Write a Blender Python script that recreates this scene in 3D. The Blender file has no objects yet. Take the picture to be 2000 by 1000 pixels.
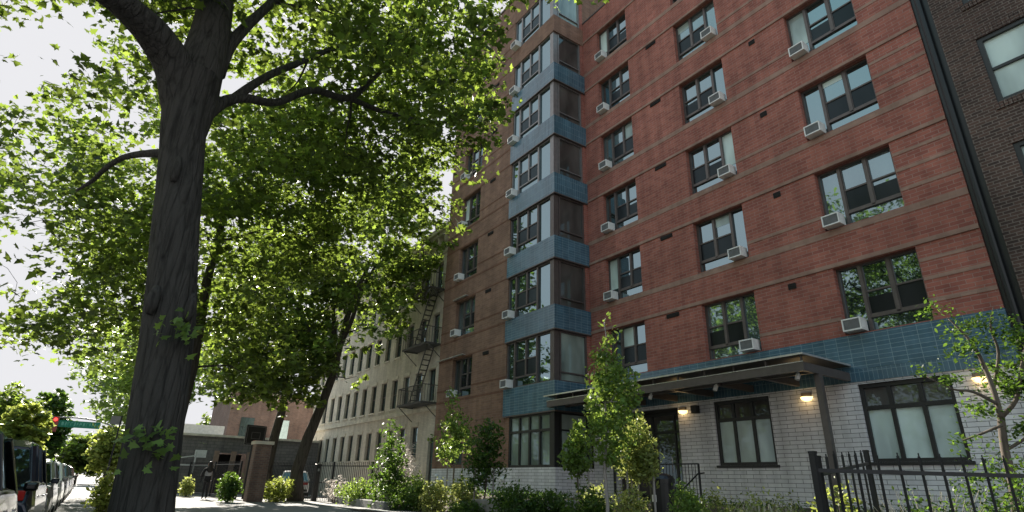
import bpy, math, random
import numpy as np
from mathutils import Vector, noise as mnoise
rnd = random.Random(7)
rng = np.random.default_rng(11)
D2R = math.radians

# ------------------------------------------------------------------ camera
scene = bpy.context.scene
YAW, PITCH, ROLL, FPX = -0.9715, 0.3813, 0.0268, 1113.43
def cam_axes():
    cy, sy = math.cos(YAW), math.sin(YAW)
    F = Vector((sy, cy, 0)); r = Vector((cy, -sy, 0)); u = Vector((0, 0, 1))
    cp, sp = math.cos(PITCH), math.sin(PITCH)
    f2 = F*cp + u*sp; u2 = u*cp - F*sp
    cr, sr = math.cos(ROLL), math.sin(ROLL)
    return r*cr + u2*sr, u2*cr - r*sr, f2
RX, UX, FX = cam_axes()
from mathutils import Matrix
cd = bpy.data.cameras.new('camera'); cam = bpy.data.objects.new('camera', cd)
scene.collection.objects.link(cam)
cd.sensor_width = 36; cd.lens = FPX/2000*36; cd.clip_start = 0.05; cd.clip_end = 3000
M = Matrix((RX, UX, -FX)).transposed().to_4x4()
cam.matrix_world = M
scene.camera = cam

def ray(px, py): return FX + RX*((px-1000)/FPX) - UX*((py-500)/FPX)
def at_r(px, py, rho):                # a point at horizontal distance rho from the viewpoint
    d = ray(px, py); return d*(rho/math.hypot(d.x, d.y))
def at_g(px, py, z=-1.05):
    d = ray(px, py); return d*(z/d.z)

# ------------------------------------------------------------------ sun and sky
SUN_DIR = Vector((-0.8773, 0.036, 0.4786)).normalized()
sun_el = math.asin(SUN_DIR.z); sun_az = math.atan2(SUN_DIR.x, SUN_DIR.y)   # from +Y towards +X
world = bpy.data.worlds.new('World'); scene.world = world; world.use_nodes = True
wt = world.node_tree; bg = wt.nodes['Background']
sky = wt.nodes.new('ShaderNodeTexSky'); sky.sky_type = 'NISHITA'; sky.sun_disc = False
sky.sun_elevation = sun_el; sky.sun_rotation = sun_az
sky.air_density = 1.0; sky.dust_density = 0.8; sky.ozone_density = 1.5; sky.altitude = 20
# a bright thin haze evens the sky out: the brightest part is held at a pale grey white
hz = wt.nodes.new('ShaderNodeMix'); hz.data_type = 'RGBA'; hz.blend_type = 'DARKEN'; hz.inputs[0].default_value = 1; hz.clamp_result = False
hz.inputs[7].default_value = (1.45, 1.45, 1.50, 1)
wt.links.new(sky.outputs[0], hz.inputs[6]); wt.links.new(hz.outputs[2], bg.inputs[0]); bg.inputs[1].default_value = 0.15
sl = bpy.data.lights.new('sun', 'SUN'); sl.energy = 3.8; sl.angle = D2R(0.5); sl.color = (1, .93, .82)
so = bpy.data.objects.new('sun', sl); scene.collection.objects.link(so)
so.rotation_euler = (-SUN_DIR).to_track_quat('-Z', 'Y').to_euler()
vs = scene.view_settings; vs.view_transform = 'Standard'; vs.look = 'None'; vs.gamma = 1; vs.exposure = 1.95
scene.cycles.max_bounces = 8; scene.cycles.transparent_max_bounces = 8
scene.cycles.use_denoising = True

# ------------------------------------------------------------------ helpers
COL = scene.collection
class MB:
    def __init__(s): s.v = []; s.f = []
    def add(s, vs_, fs):
        o = len(s.v); s.v += [tuple(p) for p in vs_]; s.f += [tuple(i+o for i in q) for q in fs]; return s
    def quad(s, a, b, c, d): return s.add([a, b, c, d], [(0, 1, 2, 3)])
    def box(s, x0, x1, y0, y1, z0, z1):
        return s.add([(x0,y0,z0),(x1,y0,z0),(x1,y1,z0),(x0,y1,z0),(x0,y0,z1),(x1,y0,z1),(x1,y1,z1),(x0,y1,z1)],
                     [(0,3,2,1),(4,5,6,7),(0,1,5,4),(1,2,6,5),(2,3,7,6),(3,0,4,7)])
    def bar(s, a, b, w, h=None):          # rectangular bar from a to b
        h = h or w; a = Vector(a); b = Vector(b); t = (b-a).normalized()
        ref = Vector((0,0,1)) if abs(t.z) < .95 else Vector((1,0,0))
        p = t.cross(ref).normalized(); q = p.cross(t).normalized()
        vs_ = []
        for e in (a, b):
            for i, j in ((-1,-1),(1,-1),(1,1),(-1,1)): vs_.append(e + p*(i*w/2) + q*(j*h/2))
        return s.add(vs_, [(0,1,2,3),(7,6,5,4),(0,4,5,1),(1,5,6,2),(2,6,7,3),(3,7,4,0)])
    def tube(s, pts, rad, n=8, cap=True, wob=0, seed=0):
        pts = [Vector(p) for p in pts]
        if not hasattr(rad, '__len__'): rad = [rad]*len(pts)
        o = len(s.v); prev = None
        for i, p in enumerate(pts):
            t = (pts[min(i+1, len(pts)-1)] - pts[max(i-1, 0)]).normalized()
            if prev is None:
                ref = Vector((1,0,0)) if abs(t.x) < .8 else Vector((0,1,0))
                u_ = (ref - t*ref.dot(t)).normalized()
            else: u_ = (prev - t*prev.dot(t)).normalized()
            prev = u_; v_ = t.cross(u_)
            for k in range(n):
                a = 2*math.pi*k/n; d = u_*math.cos(a) + v_*math.sin(a); r = rad[i]
                if wob:
                    q = p + d*r
                    r *= 1 + wob*mnoise.noise(Vector((q.x*3.1+seed, q.y*3.1, q.z*.9))) + wob*.5*mnoise.noise(Vector((math.cos(a)*4+seed, math.sin(a)*4, q.z*.5)))
                s.v.append(tuple(p + d*r))
        for i in range(len(pts)-1):
            for k in range(n):
                a = o+i*n+k; b = o+i*n+(k+1) % n; s.f.append((a, b, b+n, a+n))
        if cap:
            s.f.append(tuple(o+k for k in reversed(range(n)))); e = o+(len(pts)-1)*n; s.f.append(tuple(e+k for k in range(n)))
        return s
    def build(s, name, mat, parent=None, smooth=False, bevel=0):
        me = bpy.data.meshes.new(name); me.from_pydata(s.v, [], s.f); me.update()
        if smooth: me.polygons.foreach_set('use_smooth', [True]*len(me.polygons))
        o = bpy.data.objects.new(name, me); COL.objects.link(o)
        if mat: me.materials.append(mat)
        if parent: o.parent = parent
        if bevel:
            b = o.modifiers.new('bevel', 'BEVEL'); b.width = bevel; b.segments = 2; b.limit_method = 'ANGLE'
        return o
def tag(o, label=None, cat=None, group=None, kind=None):
    if label: o['label'] = label
    if cat: o['category'] = cat
    if group: o['group'] = group
    if kind: o['kind'] = kind
    return o
def thing(name, label, cat, loc=(0,0,0), rz=0, group=None):
    o = bpy.data.objects.new(name, None); COL.objects.link(o); o.location = loc; o.rotation_euler = (0,0,rz)
    o.empty_display_size = .2
    return tag(o, label, cat, group)
def copy_tree(o, parent=None):
    c = o.copy(); COL.objects.link(c); c.parent = parent
    for ch in [k for k in bpy.data.objects if k.parent == o]: copy_tree(ch, c)
    return c

# ------------------------------------------------------------------ materials
def newmat(name):
    m = bpy.data.materials.new(name); m.use_nodes = True; nt = m.node_tree
    return m, nt, nt.nodes['Principled BSDF'], nt.nodes, nt.links
def ramp(N, stops):
    r = N.new('ShaderNodeValToRGB'); e = r.color_ramp.elements
    e[0].position, e[0].color = stops[0][0], (*stops[0][1], 1); e[1].position, e[1].color = stops[-1][0], (*stops[-1][1], 1)
    for p, c in stops[1:-1]: x = e.new(p); x.color = (*c, 1)
    return r
def plain(name, c, rough=.6, metal=0, var=.12, nscale=6, bump=0, spec=.5):
    m, nt, P, N, L = newmat(name)
    tc = N.new('ShaderNodeTexCoord'); nz = N.new('ShaderNodeTexNoise'); nz.inputs['Scale'].default_value = nscale; nz.inputs['Detail'].default_value = 6
    L.new(tc.outputs['Object'], nz.inputs['Vector'])
    r = ramp(N, [(.3, tuple(x*(1-var) for x in c)), (.7, tuple(min(1, x*(1+var)) for x in c))])
    L.new(nz.outputs['Fac'], r.inputs[0]); L.new(r.outputs[0], P.inputs['Base Color'])
    P.inputs['Roughness'].default_value = rough; P.inputs['Metallic'].default_value = metal; P.inputs['Specular IOR Level'].default_value = spec
    if bump:
        b = N.new('ShaderNodeBump'); b.inputs['Strength'].default_value = bump; b.inputs['Distance'].default_value = .02
        L.new(nz.outputs['Fac'], b.inputs['Height']); L.new(b.outputs[0], P.inputs['Normal'])
    return m
def brickmat(name, c1, c2, mortar, bw, bh, msize=.008, offset=.5, rough=.85, var=.25, soldier=False, bump=.6, spec=.3, bias=0.0, vshift=0):
    m, nt, P, N, L = newmat(name)
    g = N.new('ShaderNodeNewGeometry'); sp = N.new('ShaderNodeSeparateXYZ'); L.new(g.outputs['Position'], sp.inputs[0])
    sn = N.new('ShaderNodeSeparateXYZ'); L.new(g.outputs['True Normal'], sn.inputs[0])
    def absgt(o, t=.6):
        a = N.new('ShaderNodeMath'); a.operation = 'ABSOLUTE'; L.new(o, a.inputs[0])
        b = N.new('ShaderNodeMath'); b.operation = 'GREATER_THAN'; b.inputs[1].default_value = t; L.new(a.outputs[0], b.inputs[0]); return b.outputs[0]
    def mixf(f, a, b):
        x = N.new('ShaderNodeMix'); x.data_type = 'FLOAT'; L.new(f, x.inputs[0]); L.new(a, x.inputs[2]); L.new(b, x.inputs[3]); return x.outputs[0]
    u = mixf(absgt(sn.outputs[0]), sp.outputs[0], sp.outputs[1]); v = mixf(absgt(sn.outputs[2]), sp.outputs[2], sp.outputs[1])
    cx = N.new('ShaderNodeCombineXYZ')
    if soldier: L.new(v, cx.inputs[0]); L.new(u, cx.inputs[1])
    else: L.new(u, cx.inputs[0]); L.new(v, cx.inputs[1])
    b = N.new('ShaderNodeTexBrick'); b.offset = offset; b.inputs['Scale'].default_value = 1
    b.inputs['Brick Width'].default_value = bw; b.inputs['Row Height'].default_value = bh; b.inputs['Mortar Size'].default_value = msize
    b.inputs['Mortar Smooth'].default_value = .15; b.inputs['Bias'].default_value = bias
    b.inputs['Color1'].default_value = (*c1, 1); b.inputs['Color2'].default_value = (*c2, 1); b.inputs['Mortar'].default_value = (*mortar, 1)
    L.new(cx.outputs[0], b.inputs['Vector'])
    n1 = N.new('ShaderNodeTexNoise'); n1.inputs['Scale'].default_value = .7; n1.inputs['Detail'].default_value = 8; n1.inputs['Roughness'].default_value = .7
    L.new(g.outputs['Position'], n1.inputs['Vector'])
    r = ramp(N, [(.3, (1-var,)*3), (.7, (1+var*.6,)*3)]); L.new(n1.outputs['Fac'], r.inputs[0])
    # vertical run-off streaks
    mp = N.new('ShaderNodeMapping'); mp.inputs['Scale'].default_value = (2.2, 2.2, .12); L.new(g.outputs['Position'], mp.inputs[0])
    n2 = N.new('ShaderNodeTexNoise'); n2.inputs['Scale'].default_value = 1.6; n2.inputs['Detail'].default_value = 5; L.new(mp.outputs[0], n2.inputs['Vector'])
    r2 = ramp(N, [(.35, (.86,)*3), (.6, (1.05,)*3)]); L.new(n2.outputs['Fac'], r2.inputs[0])
    mu = N.new('ShaderNodeMix'); mu.data_type = 'RGBA'; mu.blend_type = 'MULTIPLY'; mu.inputs[0].default_value = 1
    L.new(b.outputs['Color'], mu.inputs[6]); L.new(r.outputs[0], mu.inputs[7])
    mu2 = N.new('ShaderNodeMix'); mu2.data_type = 'RGBA'; mu2.blend_type = 'MULTIPLY'; mu2.inputs[0].default_value = 1
    L.new(mu.outputs[2], mu2.inputs[6]); L.new(r2.outputs[0], mu2.inputs[7]); L.new(mu2.outputs[2], P.inputs['Base Color'])
    P.inputs['Roughness'].default_value = rough; P.inputs['Specular IOR Level'].default_value = spec
    bm = N.new('ShaderNodeBump'); bm.invert = True; bm.inputs['Strength'].default_value = bump; bm.inputs['Distance'].default_value = .008
    L.new(b.outputs['Fac'], bm.inputs['Height']); L.new(bm.outputs[0], P.inputs['Normal'])
    return m
def glassmat(name, inner, ior=1.9, wav=.02, rough=.02, streak=0):
    m, nt, P, N, L = newmat(name)
    N.remove(P); out = N['Material Output']
    df = N.new('ShaderNodeBsdfDiffuse'); gl = N.new('ShaderNodeBsdfGlossy'); gl.inputs['Roughness'].default_value = rough; gl.inputs['Color'].default_value = (.66, .90, 1, 1)
    fr = N.new('ShaderNodeFresnel'); fr.inputs['IOR'].default_value = ior
    mx = N.new('ShaderNodeMixShader'); L.new(fr.outputs[0], mx.inputs[0]); L.new(df.outputs[0], mx.inputs[1]); L.new(gl.outputs[0], mx.inputs[2]); L.new(mx.outputs[0], out.inputs[0])
    g = N.new('ShaderNodeNewGeometry'); nz = N.new('ShaderNodeTexNoise'); nz.inputs['Scale'].default_value = 1.3; nz.inputs['Detail'].default_value = 1; L.new(g.outputs['Position'], nz.inputs['Vector'])
    b = N.new('ShaderNodeBump'); b.inputs['Strength'].default_value = 1; b.inputs['Distance'].default_value = wav*.25; L.new(nz.outputs['Fac'], b.inputs['Height'])
    L.new(b.outputs[0], gl.inputs['Normal'])
    n2 = N.new('ShaderNodeTexNoise'); n2.inputs['Scale'].default_value = 1.1; n2.inputs['Detail'].default_value = 3
    mp = N.new('ShaderNodeMapping'); mp.inputs['Scale'].default_value = (1, 1, .35); L.new(g.outputs['Position'], mp.inputs[0]); L.new(mp.outputs[0], n2.inputs['Vector'])
    r = ramp(N, [(.35, tuple(c*.55 for c in inner)), (.65, tuple(c*1.3 for c in inner))]); L.new(n2.outputs['Fac'], r.inputs[0]); L.new(r.outputs[0], df.inputs['Color'])
    return m
def leafmat(name, dif, tra, tfac=.5, var=.45, rough=.45):
    m, nt, P, N, L = newmat(name)
    out = N['Material Output']; g = N.new('ShaderNodeNewGeometry')
    r1 = ramp(N, [(0, tuple(c*(1-var) for c in dif)), (1, tuple(c*(1+var) for c in dif))]); L.new(g.outputs['Random Per Island'], r1.inputs[0])
    r2 = ramp(N, [(0, tuple(c*(1-var) for c in tra)), (1, tuple(min(1, c*(1+var)) for c in tra))]); L.new(g.outputs['Random Per Island'], r2.inputs[0])
    L.new(r1.outputs[0], P.inputs['Base Color']); P.inputs['Roughness'].default_value = rough; P.inputs['Specular IOR Level'].default_value = .35
    tr = N.new('ShaderNodeBsdfTranslucent'); L.new(r2.outputs[0], tr.inputs['Color'])
    mx = N.new('ShaderNodeMixShader'); mx.inputs[0].default_value = tfac
    L.new(P.outputs[0], mx.inputs[1]); L.new(tr.outputs[0], mx.inputs[2]); L.new(mx.outputs[0], out.inputs[0])
    return m
def barkmat(name, a, b, sc=9, strength=1.0, dist=.05):
    m, nt, P, N, L = newmat(name)
    tc = N.new('ShaderNodeTexCoord'); mp = N.new('ShaderNodeMapping'); mp.inputs['Scale'].default_value = (1, 1, .11); L.new(tc.outputs['Object'], mp.inputs[0])
    nz = N.new('ShaderNodeTexNoise'); nz.inputs['Scale'].default_value = sc; nz.inputs['Detail'].default_value = 9; nz.inputs['Roughness'].default_value = .65; nz.inputs['Distortion'].default_value = .25; L.new(mp.outputs[0], nz.inputs['Vector'])
    vo = N.new('ShaderNodeTexVoronoi'); vo.feature = 'DISTANCE_TO_EDGE'; vo.inputs['Scale'].default_value = sc*.8; L.new(mp.outputs[0], vo.inputs['Vector'])
    vr = ramp(N, [(0, (.45,)*3), (.12, (1,)*3)]); L.new(vo.outputs['Distance'], vr.inputs[0])
    mm = N.new('ShaderNodeMath'); mm.operation = 'MULTIPLY'; L.new(nz.outputs['Fac'], mm.inputs[0]); L.new(vr.outputs[0], mm.inputs[1])
    ad = N.new('ShaderNodeMath'); ad.operation = 'ADD'; L.new(mm.outputs[0], ad.inputs[0]); L.new(nz.outputs['Fac'], ad.inputs[1])
    cr = ramp(N, [(.45, a), (1.05, b)]); L.new(ad.outputs[0], cr.inputs[0]); L.new(cr.outputs[0], P.inputs['Base Color'])
    P.inputs['Roughness'].default_value = .9; P.inputs['Specular IOR Level'].default_value = .2
    bp = N.new('ShaderNodeBump'); bp.inputs['Strength'].default_value = strength; bp.inputs['Distance'].default_value = dist; L.new(ad.outputs[0], bp.inputs['Height']); L.new(bp.outputs[0], P.inputs['Normal'])
    return m
def emit(name, c, s, base=None):
    m, nt, P, N, L = newmat(name); P.inputs['Base Color'].default_value = (*c, 1); P.inputs['Emission Color'].default_value = (*c, 1); P.inputs['Emission Strength'].default_value = s; return m

MT = {}
MT['brick'] = brickmat('red_brick', (.41,.15,.112), (.29,.10,.078), (.36,.235,.20), .305, .1, .007)
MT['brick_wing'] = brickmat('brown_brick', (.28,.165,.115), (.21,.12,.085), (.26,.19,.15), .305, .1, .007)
MT['band'] = brickmat('tan_brick', (.37,.235,.185), (.315,.195,.15), (.32,.22,.18), .305, .1, .006)
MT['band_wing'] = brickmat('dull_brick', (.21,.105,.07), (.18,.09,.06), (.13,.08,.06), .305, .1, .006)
MT['tile'] = brickmat('blue_glazed_tile', (.085,.175,.245), (.055,.13,.19), (.22,.33,.38), .31, .105, .006, offset=0, rough=.22, spec=.6, bump=.4, bias=0)
MT['tile_s'] = brickmat('blue_soldier_tile', (.085,.17,.235), (.055,.125,.18), (.20,.31,.36), .31, .105, .006, offset=0, rough=.22, spec=.6, soldier=True, bump=.4)
MT['white'] = brickmat('white_glazed_brick', (.80,.80,.82), (.68,.68,.71), (.14,.14,.15), .40, .105, .006, rough=.45, var=.12, bump=.8)
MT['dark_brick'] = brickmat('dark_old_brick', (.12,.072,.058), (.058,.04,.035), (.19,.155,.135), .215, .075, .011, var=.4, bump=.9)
MT['beige'] = brickmat('beige_brick', (.70,.64,.54), (.62,.56,.48), (.52,.48,.42), .24, .08, .006, var=.22)
MT['stone'] = plain('limestone', (.6,.55,.46), .85, var=.2, nscale=3, bump=.3)
MT['greybrick'] = brickmat('grey_painted_brick', (.20,.185,.18), (.15,.14,.14), (.10,.10,.10), .4, .2, .012, var=.3)
MT['oldbrick'] = brickmat('pillar_brick', (.23,.14,.11), (.16,.10,.085), (.2,.18,.16), .22, .08, .01, var=.35)
MT['frame'] = plain('window_frame_metal', (.12,.10,.095), .45, .3)
MT['frame_pale'] = plain('pale_mullion_metal', (.23,.22,.22), .4, .4)
MT['frame_black'] = plain('black_window_frame', (.018,.019,.02), .4)
MT['glass'] = glassmat('window_glass', (.028,.038,.036), 3.8)
MT['glass_pale'] = glassmat('glass_before_curtain', (.10,.13,.13), 3.4)
MT['screen'] = glassmat('insect_screen', (.022,.022,.024), 1.35, rough=.2)
MT['frost'] = glassmat('glass_before_white_shade', (.52,.62,.59), 1.5)
MT['blind'] = glassmat('glass_before_blind', (.27,.33,.30), 1.7)
MT['drape'] = glassmat('glass_before_brown_drape', (.09,.083,.077), 1.7)
MT['white_metal'] = plain('white_enamel', (.80,.80,.78), .4, var=.08)
MT['grille'] = plain('grey_grille', (.24,.25,.26), .5)
MT['brown_metal'] = plain('brown_canopy_metal', (.12,.105,.10), .45, .3)
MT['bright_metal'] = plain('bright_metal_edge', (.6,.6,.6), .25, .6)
MT['black'] = plain('black_paint', (.012,.013,.014), .35)
MT['iron'] = plain('black_iron', (.014,.016,.018), .4, .2)
MT['roof'] = plain('roof_felt', (.12,.12,.12), .9)
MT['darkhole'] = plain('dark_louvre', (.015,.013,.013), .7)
MT['conc'] = plain('concrete', (.26,.255,.25), .9, var=.2, nscale=2.5, bump=.25)
MT['asph'] = plain('asphalt', (.06,.06,.062), .9, var=.25, nscale=4, bump=.3)
MT['soil'] = plain('mulch_soil', (.075,.05,.036), .95, var=.5, nscale=9, bump=1)
MT['bark'] = barkmat('maple_bark', (.018,.017,.016), (.08,.075,.07), 17, 1.0, .045)
MT['bark2'] = barkmat('dark_bark', (.022,.019,.017), (.085,.075,.065), 8, .8, .04)
MT['bark_pale'] = barkmat('pale_bark', (.14,.125,.12), (.32,.30,.29), 14, .4, .01)
MT['stem'] = barkmat('thin_stem', (.05,.04,.033), (.14,.115,.095), 14, .4, .01)
MT['lf_maple'] = leafmat('maple_leaf', (.042,.074,.02), (.235,.325,.045), .5, .6)
MT['lf_dark'] = leafmat('dark_leaf', (.036,.08,.02), (.15,.26,.03), .42)
MT['lf_mid'] = leafmat('sapling_leaf', (.11,.19,.05), (.30,.42,.07), .45)
MT['lf_pale'] = leafmat('pale_leaf', (.20,.25,.08), (.42,.46,.12), .45)
MT['lf_yellow'] = leafmat('yellow_green_leaf', (.16,.20,.05), (.40,.46,.09), .5)
MT['lf_blossom'] = leafmat('blossom', (.55,.5,.45), (.6,.55,.5), .4, .2)
MT['wire_grass'] = plain('pale_wiry_stem', (.38,.35,.27), .9)

# ------------------------------------------------------------------ ground
def struct(name, mb, mat): o = mb.build(name, mat); o['kind'] = 'structure'; return o
GZ = -1.05
g = MB(); g.quad((-900,-900,GZ-.30),(900,-900,GZ-.30),(900,900,GZ-.30),(-900,900,GZ-.30)); struct('ground', g, plain('earth', (.11,.10,.075), .95, nscale=1))
g = MB(); g.box(-400, 60, -9.6, -.5, GZ-.5, GZ-.13); struct('road', g, MT['asph'])
# pavement with scored joints
m, nt, P, N, L = newmat('pavement_slabs')
gg = N.new('ShaderNodeNewGeometry'); bt = N.new('ShaderNodeTexBrick'); bt.offset = 0; bt.inputs['Scale'].default_value = 1; bt.inputs['Brick Width'].default_value = 1.5; bt.inputs['Row Height'].default_value = 1.5; bt.inputs['Mortar Size'].default_value = .012
bt.inputs['Color1'].default_value = (.22,.217,.213,1); bt.inputs['Color2'].default_value = (.185,.183,.18,1); bt.inputs['Mortar'].default_value = (.14,.14,.13,1)
L.new(gg.outputs['Position'], bt.inputs['Vector']); nz = N.new('ShaderNodeTexNoise'); nz.inputs['Scale'].default_value = 3; nz.inputs['Detail'].default_value = 8; L.new(gg.outputs['Position'], nz.inputs['Vector'])
rr = ramp(N, [(.3, (.72,)*3), (.7, (1.1,)*3)]); L.new(nz.outputs['Fac'], rr.inputs[0]); mu = N.new('ShaderNodeMix'); mu.data_type = 'RGBA'; mu.blend_type = 'MULTIPLY'; mu.inputs[0].default_value = 1
L.new(bt.outputs['Color'], mu.inputs[6]); L.new(rr.outputs[0], mu.inputs[7]); L.new(mu.outputs[2], P.inputs['Base Color']); P.inputs['Roughness'].default_value = .9
MT['pave'] = m
g = MB(); g.box(-400, 60, -.34, 9.0, GZ-.5, GZ); struct('pavement', g, MT['pave'])
g = MB(); g.box(-400, 60, -.5, -.343, GZ-.5, GZ+.004); struct('kerb', g, MT['conc'])
g = MB(); g.box(-400, 60, -14, -9.6, GZ-.5, GZ); struct('far_pavement', g, MT['pave'])
# planted bed rising to the building, paved forecourt west of it
def bed_z(x, y):
    y0 = 8.4+2.0*max(0, min(1, (-16.5-x)/.8)); t = max(0, min(1, (y-y0)/(11.9-y0))); return GZ + .66*t*t*(3-2*t) + min(1, t*4)*.05*mnoise.noise(Vector((x*.9, y*.9, 0)))
g = MB(); nx, ny = 90, 26
xs = [-23.2 + i*(24.5/nx) for i in range(nx+1)]; ys = [8.5 + j*(6.8/ny) for j in range(ny+1)]
for y in ys:
    for x in xs: g.v.append((x, y, bed_z(x, y)+.02))
for j in range(ny):
    for i in range(nx): a = j*(nx+1)+i; g.f.append((a, a+1, a+nx+2, a+nx+1))
struct('planting_bed', g, MT['soil'])
g = MB(); g.box(-23.2, -17.1, 9.0, 10.3, GZ-.5, GZ+.03); struct('forecourt', g, MT['pave'])
g = MB(); g.add([(-31.2,10.75,GZ+.03),(-22.6,10.05,GZ+.05),(-22.9,13.3,GZ+.3),(-29.5,13.3,GZ+.12)], [(0,1,2,3)]); struct('planting_strip', g, MT['soil'])
g = MB(); g.box(-46, -23.2, 9.0, 20, GZ-.5, GZ+.004); struct('yard_paving', g, MT['conc'])
g = MB(); g.box(-13.2, -11.9, 8.0, 14.5, GZ-.3, -.36); g.box(-16.3, -11.9, 13.3, 14.9, GZ-.3, -.355); struct('entrance_path', g, MT['conc'])

# ------------------------------------------------------------------ wall with openings
def wall_x(mb, x0, x1, z0, z1, y, ops, dep=.14, face=-1):
    """vertical wall in the plane y, openings (xa, xb, za, zb), reveals go back by dep"""
    X = sorted({x0, x1, *[o[0] for o in ops], *[o[1] for o in ops]}); Z = sorted({z0, z1, *[o[2] for o in ops], *[o[3] for o in ops]})
    X = [x for x in X if x0-1e-6 <= x <= x1+1e-6]; Z = [z for z in Z if z0-1e-6 <= z <= z1+1e-6]
    for i in range(len(X)-1):
        for j in range(len(Z)-1):
            cx, cz = (X[i]+X[i+1])/2, (Z[j]+Z[j+1])/2
            if any(o[0] < cx < o[1] and o[2] < cz < o[3] for o in ops): continue
            mb.quad((X[i],y,Z[j]),(X[i+1],y,Z[j]),(X[i+1],y,Z[j+1]),(X[i],y,Z[j+1]))
    for a, b, c, d in ops:
        yy = y+dep
        mb.quad((a,y,c),(a,yy,c),(a,yy,d),(a,y,d)); mb.quad((b,yy,c),(b,y,c),(b,y,d),(b,yy,d))
        mb.quad((a,y,d),(a,yy,d),(b,yy,d),(b,y,d)); mb.quad((a,yy,c),(a,y,c),(b,y,c),(b,yy,c))

def frame_bars(mb, rects, y, t, dep=.06):
    for x0, x1, z0, z1 in rects: mb.box(x0, x1, y-dep, y, z0, z1)
def win_sashes(parent, x0, x1, z0, z1, y, mirror=False, kind='std', rs=0):
    """fixed side light + two double-hung sashes + low light; children: glass, screen"""
    W = x1-x0; H_ = z1-z0; t = .05
    fx = lambda a: (x0 + a*W) if not mirror else (x1 - a*W)
    f = MB()
    def R(a, b, c, d, dep=.07):
        xa, xb = sorted((fx(a), fx(b))); f.box(xa, xb, y-dep, y, z0+c*H_, z0+d*H_)
    tw = t/W; th = t/H_
    R(0, tw, 0, 1); R(1-tw, 1, 0, 1); R(tw, 1-tw, 0, th); R(tw, 1-tw, 1-th, 1)
    R(.27, .27+tw*1.7, th, 1-th, .085); R(.62, .62+tw*1.7, .22, 1-th, .08); R(.27+tw*1.7, 1-tw, .20, .20+th*1.3, .08)
    for a, b in ((.27+tw*1.7, .62), (.62+tw*1.7, 1-tw)):
        R(a, b, .57, .57+th*.9, .065)
        R(a, a+tw*.5, .20+th*1.3, 1-th, .055); R(b-tw*.5, b, .20+th*1.3, 1-th, .055)
        R(a, b, .20+th*1.3, .20+th*2.1, .06)
    wo = f.build('window', MT['frame'], parent)
    gl = MB(); gl.quad((x0+.02,y-.015,z0+.02),(x1-.02,y-.015,z0+.02),(x1-.02,y-.015,z1-.02),(x0+.02,y-.015,z1-.02)); gl.build('glass', MT['glass_pale' if rs % 4 == 1 else 'glass'], wo)
    sc = MB()
    for k, (a, b) in enumerate(((.27+tw*2.2, .62-tw*.5), (.62+tw*2.2, 1-tw*1.5))):
        xa, xb = sorted((fx(a), fx(b))); top = .57 if (rs+k) % 3 else .50
        sc.quad((xa,y-.035,z0+(.20+th*2)*H_),(xb,y-.035,z0+(.20+th*2)*H_),(xb,y-.035,z0+top*H_),(xa,y-.035,z0+top*H_))
    sc.build('screen', MT['screen'], wo)
    if rs % 3 == 1:
        bl = MB(); a, b = ((.27+tw*2.2, .62-tw*.5), (.62+tw*2.2, 1-tw*1.5))[rs % 2]; xa, xb = sorted((fx(a), fx(b))); zb_ = (.60, .72, .80, .66, .88)[rs % 5]
        bl.quad((xa,y-.022,z0+zb_*H_),(xb,y-.022,z0+zb_*H_),(xb,y-.022,z0+(1-th)*H_),(xa,y-.022,z0+(1-th)*H_)); bl.build('roller_blind', MT['blind' if rs % 2 else 'frost'], wo)
    if rs % 4 == 3:
        bl = MB(); xa, xb = sorted((fx(tw), fx(.27))); bl.quad((xa,y-.022,z0+.3*H_),(xb,y-.022,z0+.3*H_),(xb,y-.022,z0+(1-th)*H_),(xa,y-.022,z0+(1-th)*H_)); bl.build('curtain', MT['frost'], wo)
    return wo

ORD = {1:'ground', 2:'second', 3:'third', 4:'fourth', 5:'fifth', 6:'sixth', 7:'seventh', 8:'top'}
# ------------------------------------------------------------------ the red brick apartment building
D = 15.08; YB = 13.27; HF = 2.9
XR, XC, XL, XW = -3.60, -16.42, -19.65, -25.65
W1, W2, W3 = (-15.44,-13.58), (-11.13,-9.23), (-6.88,-4.90)
W0 = (-24.25,-22.43)
head = lambda n: -.24 + HF*n
sill = lambda n: -2.05 + HF*n
apt = thing('apartment_building', 'tall red brick apartment building with blue tiled bay, canopy and white brick ground floor', 'building')
ops = [(a, b, sill(n), head(n)) for a, b in (W1, W2, W3) for n in range(2, 8)]
mb = MB(); wall_x(mb, XC, XR, 3.70, 21.33, D, ops, .25)
mb.quad((XR,D,2.5),(XR,D+9,2.5),(XR,D+9,21.33),(XR,D,21.33))
mb.box(XC+.02, XR, D+.0, D+.35, 21.331, 21.335)
mb.build('wall', MT['brick'], apt)
mb = MB(); mb.box(XC+.003, XR+.02, D-.03, D+.4, 21.337, 21.42); mb.build('coping', MT['frame'], apt)
mb = MB(); mb.quad((XC,D+.3,21.2),(XR,D+.3,21.2),(XR,D+9,21.2),(XC,D+9,21.2)); mb.build('roof', MT['roof'], apt)
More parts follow.
